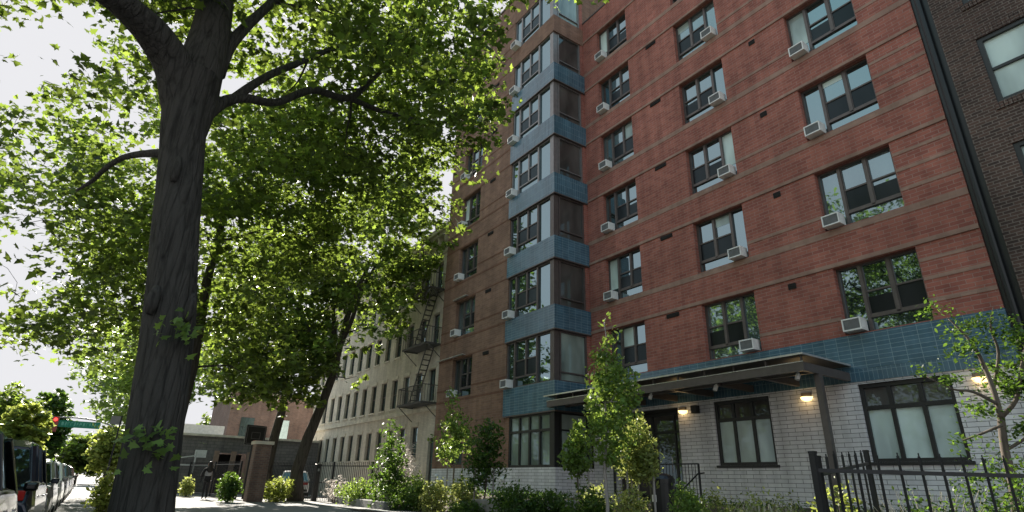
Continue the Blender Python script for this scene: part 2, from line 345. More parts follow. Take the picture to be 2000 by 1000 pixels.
# bands of paler brick
def band(x0, x1, z0, z1, y=D, mat='band', proud=.012, name='brick_band'):
    b_ = MB(); b_.box(x0, x1, y-proud, y+.001, z0, z1); b_.build(name, MT[mat], apt)
for n in range(2, 8):
    h = head(n); s = sill(n); b_ = MB()
    E_ = .012
    def bb(x0, x1, z0, z1): b_.box(x0, x1, D-E_, D+.001, z0, z1)
    b_.box(XC+.004, XR, D-.035, D+.001, h+.02, h+.12)                         # head line
    for q in (-.42, -.88):
        bb(W3[1]+.01, XR, h+q, h+q+.09)                   # stripes right of the last window
    bb(W3[1]+.01, XR, h-1.42, h-1.32); bb(W2[1]+.01, W3[0]-.01, h-1.42, h-1.32)
    if n > 2:
        bb(XC+.004, XR, s-.20, s-.02)                     # sill line
    b_.build('brick_band', MT['band'], apt)
# windows, vents
for ci, (wc, mir) in enumerate(((W1, False), (W2, True), (W3, False))):
    for n in range(2, 8):
        win_sashes(apt, wc[0], wc[1], sill(n), head(n), D+.24, mir, rs=(ci*7+n*5))
for n in range(2, 8):
    v = MB(); h = head(n)
    for (xa, w_, z_) in ((-12.55, .52, h-.02), (-8.15, .22, h-.10)):
        v = MB(); v.box(xa, xa+w_, D-.03, D+.001, z_-.14 if w_ > .3 else z_-.16, z_ )
        for k in range(3): v.box(xa+.01, xa+w_-.01, D-.045, D-.03, z_-.125+k*.045, z_-.11+k*.045)
        v.build('vent', MT['darkhole'], apt)
# blue tiled belt over the ground floor
mb = MB(); mb.box(XC, XR+.01, D-.03, D+.2, 2.86, 3.72); mb.build('tiled_belt', MT['tile'], apt)
mb = MB(); mb.box(XC, XR+.01, D-.027, D+.2, 2.56, 2.857); mb.build('soldier_course', MT['tile_s'], apt)
# white brick ground floor
G2, G3 = (-11.07,-9.23,.67,2.48), (-6.84,-4.87,.70,2.50)
EN = (-15.2,-12.42,-.40,2.45)
mb = MB(); wall_x(mb, XC, XR, -1.4, 2.56, D, [G2, G3, EN], .16)
mb.quad((XR,D,-1.4),(XR,D+9,-1.4),(XR,D+9,2.56),(XR,D,2.56))
mb.build('ground_floor_wall', MT['white'], apt)
for a, b, c, d in (G2, G3):
    f = MB(); y = D+.15; W = b-a; z_t = 1.93
    f.box(a, a+.09, y-.09, y, c, d); f.box(b-.09, b, y-.09, y, c, d); f.box(a+.09, b-.09, y-.09, y, c, c+.08); f.box(a+.09, b-.09, y-.09, y, d-.1, d)
    f.box(a+.09, b-.09, y-.085, y, z_t-.05, z_t+.05)
    for k in (1, 2): f.box(a+W*k/3-.045, a+W*k/3+.045, y-.087, y, c+.08, z_t-.05); f.box(a+W*k/3-.045, a+W*k/3+.045, y-.087, y, z_t+.05, d-.1)
    wo = f.build('window', MT['frame_black'], apt, bevel=.004)
    gl = MB(); gl.quad((a+.05,y-.03,c+.05),(b-.05,y-.03,c+.05),(b-.05,y-.03,z_t),(a+.05,y-.03,z_t)); gl.build('shaded_pane', MT['frost'], wo)
    gl = MB(); gl.quad((a+.05,y-.03,z_t),(b-.05,y-.03,z_t),(b-.05,y-.03,d-.05),(a+.05,y-.03,d-.05)); gl.build('transom_pane', MT['drape'], wo)
    s_ = MB(); s_.box(a-.06, b+.06, D-.05, D+.1, c-.07, c-.003); s_.build('window_sill', MT['frame_black'], apt)
# entrance: dark glazed doors in a recess
f = MB(); y = D+.9; a, b, c, d = EN
for x in (a, a+.9, a+1.85, b-.07): f.box(x, x+.07, y-.06, y, c, d)
f.box(a, b, y-.065, y-.001, d-.12, d); f.box(a, b, y-.063, y-.002, 1.75, 1.83); f.box(a, b, y-.063, y-.002, c, c+.2)
wo = f.build('entrance_door', MT['frame_black'], apt)
gl = MB(); gl.quad((a,y-.02,c),(b,y-.02,c),(b,y-.02,d),(a,y-.02,d)); gl.build('glass', MT['drape'], wo)
hd = MB(); hd.tube([(a+1.75,y-.12,.5),(a+1.75,y-.12,1.0)], .015, 8); hd.build('handle', MT['bright_metal'], wo)
mb = MB(); mb.quad((a,D+.16,c),(a,y,c),(a,y,d),(a,D+.16,d)); mb.quad((b,y,c),(b,D+.16,c),(b,D+.16,d),(b,y,d)); mb.quad((a,D+.16,d),(a,y,d),(b,y,d),(b,D+.16,d)); mb.quad((a,y,c),(a,D+.16,c),(b,D+.16,c),(b,y,c)); mb.build('porch_lining', MT['brown_metal'], apt)
# wall lamps that are lit
MT['lamp'] = emit('warm_lamp', (1, .70, .28), .8)
for x, z in ((-8.14, 2.30), (-12.2, 2.28), (-4.33, 2.32)):
    b_ = MB(); b_.box(x-.13, x+.13, D-.05, D-.001, z+.03, z+.14)
    lo = b_.build('wall_lamp', MT['brown_metal'], apt)
    q = MB(); n_ = 14
    for j in range(6):
        th = math.pi/2*j/5
        for k in range(n_+1):
            ph = math.pi*k/n_; q.v.append((x+.16*math.cos(ph)*math.cos(th), D-.003-.16*math.sin(ph)*math.cos(th), z+.03-.11*math.sin(th)))
    for j in range(5):
        for k in range(n_): p_ = j*(n_+1)+k; q.f.append((p_, p_+1, p_+n_+2, p_+n_+1))
    q.f.append(tuple(range(n_+1))); q.build('lamp_shade', MT['lamp'], lo, smooth=True)
    pl = bpy.data.lights.new('lamp_bulb', 'POINT'); pl.energy = .4; pl.color = (1,.66,.3); pl.shadow_soft_size = .06; po = bpy.data.objects.new('lamp_bulb', pl); COL.objects.link(po); po.location = (x, D-.24, z-.06); po.parent = lo
# small dark speaker/camera by the door lamp
mb = MB(); mb.box(-11.78, -11.56, D-.18, D-.001, 2.18, 2.42); mb.build('door_camera', MT['black'], apt, bevel=.02)

# wing: walls
wops = [(W0[0], W0[1], sill(n)-.05, head(n)-.05) for n in range(2, 9)] + [(-23.9, -22.9, .75, 1.65)]
mb = MB(); wall_x(mb, XW, XL, .60, 24.78, YB, wops, .25)
mb.box(XL, XC, YB, YB+.3, 22.92, 24.78)
mb.quad((XC,YB+.3,22.92),(XC,D+.001,22.92),(XC,D+.001,24.78),(XC,YB+.3,24.78))
mb.quad((XC,D,21.33),(XC,D+9,21.33),(XC,D+9,24.78),(XC,D,24.78))
mb.quad((XW,YB+9,.6),(XW,YB,.6),(XW,YB,24.78),(XW,YB+9,24.78))
mb.quad((XL,YB,.6),(XL,YB+.35,.6),(XL,YB+.35,22.92),(XL,YB,22.92))
mb.quad((XW,D+9,-1.4),(XR,D+9,-1.4),(XR,D+9,21.3),(XW,D+9,21.3)); mb.quad((XC,D+9,21.3),(XW,D+9,21.3),(XW,D+9,24.7),(XC,D+9,24.7)); mb.quad((XW,D+9,-1.4),(XW,YB+.05,-1.4),(XW,YB+.05,.6),(XW,D+9,.6))
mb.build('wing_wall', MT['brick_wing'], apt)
mb = MB(); mb.box(XL+.25, XC-.36, YB+.36, D+1.2, .6, 22.9); mb.build('bay_light_seal', MT['darkhole'], apt)  # unseen dark box added inside the bay to stop sun leaking through
mb = MB(); mb.box(XL+.003, XC+.02, YB-.02, YB+.35, 19.98, 20.97); mb.box(XC-.3, XC+.021, YB+.352, D-.001, 19.98, 20.97); mb.build('bay_spandrel', MT['brick_wing'], apt)
mb = MB(); mb.box(XW, XC, YB, D+9, 24.70, 24.76); mb.build('wing_roof', MT['roof'], apt)
mb = MB(); mb.box(XW-.04, XC+.04, YB-.04, YB+.3, 24.783, 24.86); mb.box(XC-.3, XC+.041, YB+.302, D+9, 24.783, 24.86); mb.box(XW-.041, XW+.3, YB+.302, D+9, 24.783, 24.86); mb.build('wing_coping', MT['frame_pale'], apt)
mb = MB(); wall_x(mb, XW, XC, -1.4, .60, YB-.002, [], 0); mb.quad((XC,YB-.002,-1.4),(XC,D,-1.4),(XC,D,.6),(XC,YB-.002,.6)); mb.quad((XW,D,-1.4),(XW,YB-.002,-1.4),(XW,YB-.002,.6),(XW,D,.6)); mb.build('base_wall', MT['white'], apt)
for n in range(2, 9):
    b_ = MB(); h = head(n)-.05
    for z0, z1 in ((h+.02, h+.08), (h-1.42, h-1.36), (h-1.98, h-1.90)):
        if abs(z0-(h+.02)) < 1e-6 or z1 < sill(n)-.06: b_.box(XW-.012, XL-.003, YB-.012, YB+.001, z0, z1)
        else: b_.box(XW-.012, W0[0]-.01, YB-.012, YB+.001, z0, z1); b_.box(W0[1]+.01, XL-.003, YB-.012, YB+.001, z0, z1)
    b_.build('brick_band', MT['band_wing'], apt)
    win_sashes(apt, W0[0], W0[1], sill(n)-.05, head(n)-.05, YB+.24, False, rs=n*3)
    v = MB(); v.box(-21.5, -21.05, YB-.03, YB+.001, h-.20, h-.05)
    for k in range(3): v.box(-21.49, -21.06, YB-.045, YB-.03, h-.185+k*.045, h-.17+k*.045)
    v.build('vent', MT['darkhole'], apt)
for n in (2, 3):  # pale strips added to stand in for sunlight grazing the head band edge
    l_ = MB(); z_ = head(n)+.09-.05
    l_.box(-25.65 if n == 2 else -24.4, -23.1, YB-.16, YB-.001, z_, z_+.035); l_.build('sunlit_edge_strip', MT['bright_metal'], apt)
f = MB(); f.box(-23.9,-23.84,YB+.08,YB+.15,.75,1.65); f.box(-22.96,-22.9,YB+.08,YB+.15,.75,1.65); f.box(-23.84,-22.96,YB+.08,YB+.15,.75,.81); f.box(-23.84,-22.96,YB+.08,YB+.15,1.59,1.65); f.box(-23.43,-23.37,YB+.085,YB+.15,.81,1.59)
wo = f.build('window', MT['frame_black'], apt); gl = MB(); gl.quad((-23.9,YB+.13,.75),(-22.9,YB+.13,.75),(-22.9,YB+.13,1.65),(-23.9,YB+.13,1.65)); gl.build('glass', MT['glass_pale'], wo)

# corner bay: tiled spandrels and wrap-around glazing
for n in range(1, 7):
    zt = .69+HF*n; zb = -.296+HF*n if n > 1 else 2.48
    mb = MB(); mb.box(XL-.06, XC+.06, YB-.06, YB+.3, zb+.05, zt); mb.box(XC-.25, XC+.061, YB+.302, D-.002, zb+.05, zt)
    sp_ = mb.build('tiled_spandrel', MT['tile_s' if n > 3 else 'tile'], apt)
    mb = MB(); mb.box(XL-.065, XC+.065, YB-.065, YB+.31, zb, zb+.048); mb.box(XC-.255, XC+.066, YB+.312, D-.003, zb, zb+.048); mb.build('spandrel_edge', MT['frame'], sp_)
def bay_glazing(n, zb, zt, fm, ground=False):
    y = YB+.12; x = XC-.12; f = MB(); H_ = zt-zb
    f.box(XC-.30, XC-.06, YB+.01, YB+.25, zb, zt)                        # corner post
    def V(xa, w_, c=0, d=1, dp=.08): f.box(xa, xa+w_, y-dp, y, zb+c*H_, zb+d*H_)
    if not ground:
        X0 = XL+.02
        f.box(X0, XC-.31, y-.08, y, zb, zb+.06); f.box(X0, XC-.31, y-.08, y, zt-.06, zt)
        V(X0, .05); V(X0+.50, .10, .03, .97, .1); V(X0+1.27, .09, .22, .97, .09); V(X0+2.0, .10, .03, .97, .1)
        f.box(X0+.6, X0+2.0, y-.09, y, zb+.20*H_, zb+.20*H_+.06)
        f.box(X0+.6, X0+1.27, y-.07, y, zb+.55*H_, zb+.55*H_+.05); f.box(X0+1.36, X0+2.0, y-.07, y, zb+.55*H_, zb+.55*H_+.05)
    else:
        X0 = XL+.30
        f.box(X0, XC-.31, y-.08, y, zb, zb+.09); f.box(X0, XC-.31, y-.08, y, zt-.06, zt); f.box(X0, XC-.31, y-.085, y, zb+.66*H_, zb+.66*H_+.09)
        for k in range(5): V(X0+k*(XC-.36-X0)/4-.0, .09, .05, .96, .09)
    # side face
    def S(ya, w_, c=0, d=1): f.box(x-.0, x+.08, ya, ya+w_, zb+c*H_, zb+d*H_)
    S(YB+.26, .08); S(D-.26, .08); f.box(x, x+.08, YB+.34, D-.26, zb, zb+.06); f.box(x, x+.08, YB+.34, D-.26, zt-.06, zt)
    f.box(x, x+.085, YB+.34, D-.26, zb+(.17 if not ground else .66)*H_, zb+(.17 if not ground else .66)*H_+.05)
    wo = f.build('bay_window', MT[fm], apt)
    a = MB(); a.quad((XL+.02,y-.02,zb),(XC-.2,y-.02,zb),(XC-.2,y-.02,zt),(XL+.02,y-.02,zt)); a.build('front_glass', MT['glass' if not ground else 'blind'], wo)
    a = MB(); a.quad((x+.02,YB+.2,zb),(x+.02,D,zb),(x+.02,D,zt),(x+.02,YB+.2,zt)); a.build('side_glass', MT['blind' if n in (1, 2, 8) else 'drape'], wo)
    if not ground:
        sc = MB()
        for xa, xb in ((X0+.62, X0+1.25), (X0+1.38, X0+1.98)): sc.quad((xa,y-.04,zb+.24*H_),(xb,y-.04,zb+.24*H_),(xb,y-.04,zb+.55*H_),(xa,y-.04,zb+.55*H_))
        sc.build('screen', MT['screen'], wo)
        # brick jamb next to the wing, and the pier where the side meets the main wall
for n in range(1, 8):
    zb = .69+HF*n if n < 7 else 20.97; zt = -.296+HF*(n+1) if n < 7 else 22.92
    bay_glazing(n+1, zb, zt, 'frame' if n < 4 else 'frame_pale')
bay_glazing(1, .6, 2.48, 'frame_black', True)
mb = MB(); mb.box(XL+.0, XL+.30, YB+.01, YB+.3, .6, 2.48); mb.build('jamb', MT['brick_wing'], apt)
for n in range(1, 8):
    zb = .69+HF*n if n < 7 else 20.97; zt = -.296+HF*(n+1) if n < 7 else 22.92
    mb = MB(); mb.box(XC-.3, XC-.004, D-.18, D+.3, zb+.001, zt-.001); mb.build('side_pier', MT['brick'], apt)

# entrance canopy
CX0, CX1, CY0 = -16.5, -6.95, 12.95
can = MB()
can.box(CX0, CX1, CY0, CY0+.09, 2.60, 2.80); can.box(CX1-.09, CX1, CY0+.091, D-.03, 2.60, 2.80); can.box(CX0, CX0+.09, CY0+.091, YB-.07, 2.60, 2.84)
for k in range(1, 7):
    x = CX0+k*(CX1-CX0)/7
    if x > XC+.2: can.box(x-.05, x+.05, CY0+.091, D-.03, 2.62, 2.80)
can.box(CX0+.3, CX1-.09, CY0+.6, CY0+.66, 2.63, 2.79)
canopy = can.build('canopy', MT['brown_metal'], apt)
c2 = MB(); c2.box(CX0-.05, CX1+.06, CY0-.10, D-.031, 2.965, 2.99); c2.build('canopy_roof_sheet', MT['brown_metal'], canopy)
c2 = MB(); c2.box(CX0-.06, CX1+.07, CY0-.112, CY0-.101, 2.955, 3.0); c2.box(CX1+.061, CX1+.072, CY0-.10, D-.031, 2.955, 3.0); c2.box(CX0, CX1, CY0-.012, CY0-.001, 2.802, 2.822); c2.build('canopy_trim', MT['bright_metal'], canopy)
c2 = MB()
for k in range(11):
    x = CX0+.5+k*.9; c2.box(x-.02, x+.02, CY0+.02, CY0+.06, 2.80, 2.965)
c2.build('canopy_struts', MT['brown_metal'], canopy)
for k in range(4):
    x = -7.3-k*2.3; s_ = MB(); s_.tube([(x,CY0+.35,2.78),(x,CY0+.35,2.60)], .03, 10); s_.tube([(x,CY0+.35,2.60),(x-.02,CY0+.30,2.47)], .055, 12); s_.build('spotlight', MT['white_metal'], canopy)
mb = MB(); mb.box(CX1-.12, CX1+.02, 13.55, 13.69, -1.2, 2.60); mb.build('canopy_post', MT['brown_metal'], apt)
mb = MB(); mb.tube([(-15.3,D-.08,-.4),(-15.3,D-.08,2.5)], .045, 8); mb.build('downpipe', MT['iron'], apt)
# shaded meters on the base wall
for x, z in ((-25.05,.28),(-24.75,.12),(-19.6,.18)):
    q = MB(); q.tube([(x,YB-.02,z),(x,YB-.14,z)], .09, 12); q.tube([(x,YB-.14,z),(x,YB-.16,z)], .06, 12); q.build('wall_vent_cap', MT['white_metal'], apt)

# ------------------------------------------------------------------ air conditioners
ac0 = thing('air_conditioner', 'x', 'air conditioner', (0,0,0), 0, 'window air conditioners')
mb = MB(); mb.box(-.29,.29,-.02,.30,0,.36); mb.box(-.29,-.25,-.05,-.021,0,.36); mb.box(.25,.29,-.05,-.021,0,.36); mb.box(-.25,.25,-.05,-.021,0,.04); mb.box(-.25,.25,-.05,-.021,.32,.36)
for s in (-1, 1):
    for k in range(5): mb.box(s*.29-(.006 if s < 0 else 0), s*.29+(.006 if s > 0 else 0), .03+k*.04, .045+k*.04, .06, .30)
mb.build('case', MT['white_metal'], ac0, bevel=.006)
mb = MB(); mb.box(-.249,.249,-.028,-.0205,.041,.319)
for k in range(13): mb.box(-.249,.249,-.036,-.028,.05+k*.021,.056+k*.021)
for k in range(9): mb.box(-.235+k*.0575,-.229+k*.0575,-.042,-.036,.041,.319)
mb.build('grille', MT['grille'], ac0)
first = [True]
def ac(x, y, z, label):
    o = ac0 if first[0] else copy_tree(ac0); first[0] = False
    o.location = (x, y, z); o['label'] = label; o.scale = (.78, 1, .88)
for n in range(2, 8): ac(W1[0]+.30, D-.20, sill(n)+.03, 'white air conditioner in the %s-floor window just right of the blue tiled bay' % ORD[n])
for n in range(2, 7): ac(W2[1]-.32, D-.20, sill(n)+.03, 'white air conditioner at lower right of the %s-floor window, middle column' % ORD[n])
for n in range(2, 6): ac(W3[0]+.30, D-.20, sill(n)+.03, 'white air conditioner of the %s-floor window nearest the dark brick building' % ORD[n])
for n in range(2, 9): ac(XL+.26, YB-.26, (.69+HF*(n-1) if n < 8 else 20.97)+.03, 'white air conditioner at the left end of the %s-floor bay window' % (ORD[n]))
for n in range(2, 7): ac(W0[0]+.22, YB-.20, sill(n)-.02, 'white air conditioner in the %s-floor brown wing window left of the bay' % ORD[n])

# ------------------------------------------------------------------ dark brick neighbour
db = thing('brick_building', 'dark brown old brick building at the right edge of the picture', 'building')
XD = XR+.36
dops = [(-2.6, -1.35, 8.33+HF*k, 10.15+HF*k) for k in (-2, -1, 0, 1, 2, 3)] + [(.6, 1.85, 8.33+HF*k, 10.15+HF*k) for k in (-2, -1, 0, 1, 2, 3)]
dops = [o for o in dops]
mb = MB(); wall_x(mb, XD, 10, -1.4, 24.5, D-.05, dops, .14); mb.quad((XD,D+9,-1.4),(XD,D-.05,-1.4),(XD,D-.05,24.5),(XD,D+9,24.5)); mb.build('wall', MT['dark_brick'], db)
mb = MB(); mb.quad((XD,D-.05,24.5),(10,D-.05,24.5),(10,D+9,24.5),(XD,D+9,24.5)); mb.build('roof', MT['roof'], db)
for a, b, c, d in dops:
    y = D-.05+.13; f = MB(); f.box(a, a+.10, y-.10, y, c, d); f.box(b-.10, b, y-.10, y, c, d); f.box(a+.1, b-.1, y-.10, y, c, c+.09); f.box(a+.1, b-.1, y-.10, y, d-.1, d); f.box(a+.1, b-.1, y-.07, y, (c+d)/2-.035, (c+d)/2+.035)
    wo = f.build('window', MT['frame_black'], db); gl = MB(); gl.quad((a,y-.02,c),(b,y-.02,c),(b,y-.02,d),(a,y-.02,d)); gl.build('glass', MT['frost'], wo)
    s_ = MB()
    k = 0; xx = a-.05
    while xx < b+.02:
        s_.box(xx, xx+.065, D-.085, D-.051, c-.17, c-.005); xx += .08
    s_.build('sill_bricks', MT['dark_brick'], db)
    s_ = MB(); xx = a-.10
    while xx < b+.07:
        s_.box(xx, xx+.068, D-.062, D-.051, d+.005, d+.24); xx += .08
    s_.build('lintel_bricks', MT['dark_brick'], db)
mb = MB(); mb.box(XR+.004, XD-.004, D+.05, D+1, -1.3, 23); mb.build('expansion_joint', MT['black'], db)
mb = MB(); mb.tube([(XR+.16, D-.04, -1.2), (XR+.16, D-.04, 23)], .07, 10); mb.build('downpipe', MT['iron'], db)

# ------------------------------------------------------------------ beige row house with fire escape
bg_ = thing('row_house', 'beige brick tenement with cornice and black fire escape beyond the red building', 'building')
YR = 13.9; bx0, bx1 = -48.3, -25.9
rows = [(1.15, 2.75), (3.95, 5.65), (7.0, 8.7), (10.05, 11.7)]
wx = [-27.2-1.6*k for k in range(13)]
bops = []
for (z0, z1) in rows:
    for k, x in enumerate(wx): bops.append((x-.82, x, z0, z1))
bops[0] = (-27.45, -26.45, -.35, 2.1)
mb = MB(); wall_x(mb, bx0, bx1, -1.4, 13.5, YR, bops, .22); mb.quad((bx0,YR+10,-1.4),(bx0,YR,-1.4),(bx0,YR,13.5),(bx0,YR+10,13.5)); mb.build('wall', MT['beige'], bg_)
mb = MB(); mb.quad((bx0,YR,13.3),(bx1,YR,13.3),(bx1,YR+10,13.3),(bx0,YR+10,13.3)); mb.build('roof', MT['roof'], bg_)
mb = MB(); mb.box(bx0-.1, bx1, YR-.12, YR+.1, 3.45, 3.66); mb.build('string_course', MT['stone'], bg_)
mb = MB(); mb.box(bx0-.1, bx1, YR-.08, YR+.1, 12.2, 12.34); mb.build('string_course', MT['stone'], bg_)
mb = MB(); mb.box(bx0-.3, bx1, YR-.55, YR+.3, 13.34, 13.62); mb.box(bx0-.2, bx1, YR-.40, YR+.2, 13.16, 13.337)
x = bx0
while x < bx1-.2: mb.box(x, x+.16, YR-.34, YR-.001, 12.75, 13.157); x += .8
mb.build('cornice', MT['stone'], bg_)
for i, (a, b, c, d) in enumerate(bops):
    y = YR+.2; f = MB(); f.box(a, a+.05, y-.06, y, c, d); f.box(b-.05, b, y-.06, y, c, d); f.box(a+.05, b-.05, y-.06, y, d-.05, d); f.box(a+.05, b-.05, y-.05, y, (c+d)/2-.025, (c+d)/2+.025); f.box(a+.05, b-.05, y-.06, y, c, c+.05)
    wo = f.build('door' if i == 0 else 'window', MT['frame'], bg_); gl = MB(); gl.quad((a,y-.02,c),(b,y-.02,c),(b,y-.02,d),(a,y-.02,d)); gl.build('glass', MT['glass' if i % 5 else 'glass_pale'], wo)
    if i:
        s_ = MB(); s_.box(a-.06, b+.06, YR-.06, YR-.001, c-.1, c-.001); s_.build('window_sill', MT['stone'], bg_); s_ = MB(); s_.box(a-.06, b+.06, YR-.04, YR-.001, d+.02, d+.2); s_.build('window_lintel', MT['stone'], bg_)
mb = MB()
for k in range(4): mb.box(-27.7, -26.2, YR-.3*(k+1), YR-.3*k-.001 if k == 0 else YR-.3*k, GZ, -.38-.165*k)
mb.build('stoop', MT['stone'], bg_)
fe = MB()
for z in (3.78, 6.82, 9.88):
    x0_, x1_, yo = -29.6, -26.7, YR-.95
    for k in range(9): fe.box(x0_, x1_, yo+k*.11, yo+k*.11+.04, z-.02, z+.02)
    fe.box(x0_-.03, x0_, yo, YR-.001, z-.06, z+.03); fe.box(x1_, x1_+.03, yo, YR-.001, z-.06, z+.03); fe.box(x0_, x1_, yo-.03, yo, z-.08, z+.03)
    fe.box(x0_, x1_, yo-.02, yo+.01, z+.86, z+.90)
    k = x0_
    while k < x1_: fe.box(k, k+.018, yo-.012, yo+.006, z, z+.88); k += .14
    for xe in (x0_, x1_):
        fe.box(xe-.01, xe+.01, yo, YR-.001, z+.86, z+.90)
        for q in range(6): fe.box(xe-.008, xe+.008, yo+q*.15, yo+q*.15+.018, z, z+.86)
        fe.bar((xe, yo+.1, z-.05), (xe, YR-.01, z-.75), .035)
for z in (3.8, 6.84):
    a = Vector((-28.9, YR-.62, z)); b = Vector((-27.2, YR-.62, z+3.03)); off = Vector((0,.42,0))
    fe.bar(a, b, .03, .09); fe.bar(a+off, b+off, .03, .09)
    for q in range(1, 12): p = a.lerp(b, q/12); fe.box(p.x-.09, p.x+.09, p.y, p.y+.42, p.z-.012, p.z+.012)
fe.bar((-28.2,YR-.9,9.9),(-28.2,YR-.9,13.2),.03); fe.bar((-27.8,YR-.9,9.9),(-27.8,YR-.9,13.2),.03)
for q in range(10): fe.bar((-28.2,YR-.9,10.1+q*.32),(-27.8,YR-.9,10.1+q*.32),.02)
fe.build('fire_escape', plain('weathered_iron', (.075,.07,.066), .7), bg_)

# ------------------------------------------------------------------ low grey garage wall, red building behind
lw = thing('utility_building', 'low grey brick building with open doorway behind the walking person', 'building')
mb = MB(); x = -44.6
def wall_y(mb, x, y0, y1, z0, z1, ops):
    Yv = sorted({y0, y1, *[o[0] for o in ops], *[o[1] for o in ops]}); Z = sorted({z0, z1, *[o[2] for o in ops], *[o[3] for o in ops]})
    for i in range(len(Yv)-1):
        for j in range(len(Z)-1):
            cy, cz = (Yv[i]+Yv[i+1])/2, (Z[j]+Z[j+1])/2
            if any(o[0] < cy < o[1] and o[2] < cz < o[3] for o in ops): continue
            mb.quad((x,Yv[i],Z[j]),(x,Yv[i+1],Z[j]),(x,Yv[i+1],Z[j+1]),(x,Yv[i],Z[j+1]))
wall_y(mb, x, 4.3, 13.6, GZ-.2, 2.5, [(6.9, 8.9, GZ-.2, 1.5)]); mb.quad((x,4.3,GZ-.2),(x-9,4.3,GZ-.2),(x-9,4.3,2.5),(x,4.3,2.5)); mb.build('wall', MT['greybrick'], lw)
mb = MB(); mb.box(x-9, x+.12, 4.2, 13.7, 2.503, 2.64); mb.build('coping', MT['stone'], lw)
mb = MB(); mb.box(x-2.5, x-2.4, 6.9, 8.9, GZ-.2, 1.5); mb.build('back_panel', MT['darkhole'], lw)
for y_ in (6.7, 7.75, 8.75):
    mb = MB(); mb.box(x+.003, x+.28, y_, y_+.3, GZ-.1, 1.62); mb.build('pier', plain('pinkish_render', (.27,.19,.15), .9), lw)
mb = MB(); mb.box(x+.002, x+.05, 5.55, 6.25, 1.15, 1.62); tag(mb.build('notice_board', plain('white_board', (.7,.7,.7), .6)), 'small white notice board on the low grey brick building', 'sign')
mb = MB(); mb.box(x+.35, x+.41, 4.6, 6.5, .62, .70); mb.bar((x+.38,4.5,1.05),(x+.38,5.6,1.25),.07); mb.bar((x+.38,5.6,.2),(x+.38,5.6,1.5),.09); tag(mb.build('gate_barrier', plain('pale_steel', (.55,.56,.56), .4)), 'pale steel barrier arm and bracket in front of the low grey building', 'barrier')
rb = thing('brick_building', 'far red brick building showing above the low grey building', 'building')
mb = MB(); mb.box(-66, -56, 9.0, 26, GZ-.2, 7.0); mb.build('wall', MT['oldbrick'], rb)
mb = MB(); mb.box(-66.1, -55.9, 8.9, 26, 7.003, 7.2); mb.build('coping', MT['stone'], rb)
for k in range(5): mb = MB(); mb.box(-55.99, -55.93, 10+k*3, 11.1+k*3, 3.2, 4.9); mb.build('window', MT['glass'], rb)
mb = MB(); mb.box(-52.1, -52, 5.0, 8.2, 2.75, 3.75); mb.box(-52.2,-52.1,5.1,5.2,GZ,3.7); mb.box(-52.2,-52.1,8.0,8.1,GZ,3.7); tag(mb.build('billboard', plain('pale_board', (.62,.6,.58), .7)), 'pale blank board above the coping of the low grey building', 'board')

# brick gate pillar with a basketball backboard beyond
pil = thing('gate_pillar', 'square brick gate pillar beside the pavement right of the walking person', 'pillar', tuple(at_g(493, 980)))
mb = MB(); mb.box(-.36,.36,-.36,.36,-.1,2.55); mb.build('shaft', MT['oldbrick'], pil)
mb = MB(); mb.box(-.44,.44,-.44,.44,2.553,2.70); mb.build('cap', MT['stone'], pil)
p = at_r(499, 850, 35)
bbd = thing('basketball_backboard', 'dark square basketball backboard on a post above the brick gate pillar', 'backboard', (p.x, p.y, GZ), D2R(15))
mb = MB(); mb.box(-.05,.05,-.55,.55,p.z-GZ-.5,p.z-GZ+.5); mb.build('board', MT['black'], bbd)
mb = MB()
for a, b, c, d in ((-.5,.5,-.46,-.42),(-.5,.5,.42,.46),(-.5,-.46,-.42,.42),(.46,.5,-.42,.42),(-.25,.25,-.2,-.17),(-.25,.25,.12,.15),(-.25,-.22,-.17,.12),(.22,.25,-.17,.12)): mb.box(.052,.06,a,b,p.z-GZ+c,p.z-GZ+d)
mb.build('painted_lines', plain('faded_line', (.10,.10,.10), .6), bbd)
mb = MB(); mb.tube([(-.15,0,0),(-.15,0,p.z-GZ)], .06, 8); mb.build('post', MT['iron'], bbd)
ring = [(.35+.22*math.cos(a), .22*math.sin(a), p.z-GZ-.3) for a in [2*math.pi*k/16 for k in range(17)]]
mb = MB(); mb.tube(ring, .012, 6); mb.build('hoop', plain('red_hoop', (.35,.06,.03), .5), bbd)

# ------------------------------------------------------------------ fences
def picket_fence(name, label, pts, h, sp, rails, post=.05, pick=.014, tall=True, zbase=None, cat='fence', railh=.03):
    root = thing(name, label, cat, (pts[0][0], pts[0][1], pts[0][2])); O = Vector(pts[0])
    for i in range(len(pts)-1):
        a = Vector(pts[i])-O; b = Vector(pts[i+1])-O; L_ = (b-a).length; n = max(2, int(L_/sp)); k = MB()
        for q in range(1, n):
            p_ = a.lerp(b, q/n); k.bar(p_, p_+Vector((0,0,h)), pick, pick)
            k.bar(p_+Vector((0,0,h)), p_+Vector((0,0,h+.02)), pick*.5, pick*.5)
        k.build('pickets', MT['iron'], root)
        for r_ in rails: k = MB(); k.bar(a+Vector((0,0,r_)), b+Vector((0,0,r_)), min(.03, railh*1.1), railh); k.build('rail', MT['iron'], root)
    for p_ in pts: q = Vector(p_)-O; k = MB(); k.bar(q-Vector((0,0,.1)), q+Vector((0,0,h)), post, post); k.bar(q+Vector((0,0,h)), q+Vector((0,0,h+.015)), post*1.12, post*1.12); k.build('post', MT['iron'], root)
    return root
p1 = at_r(1587, 886, 4.3); hN = 1.30
q1 = Vector((p1.x, p1.y, p1.z-hN)); dN = Vector((.56, .83, 0)).normalized()
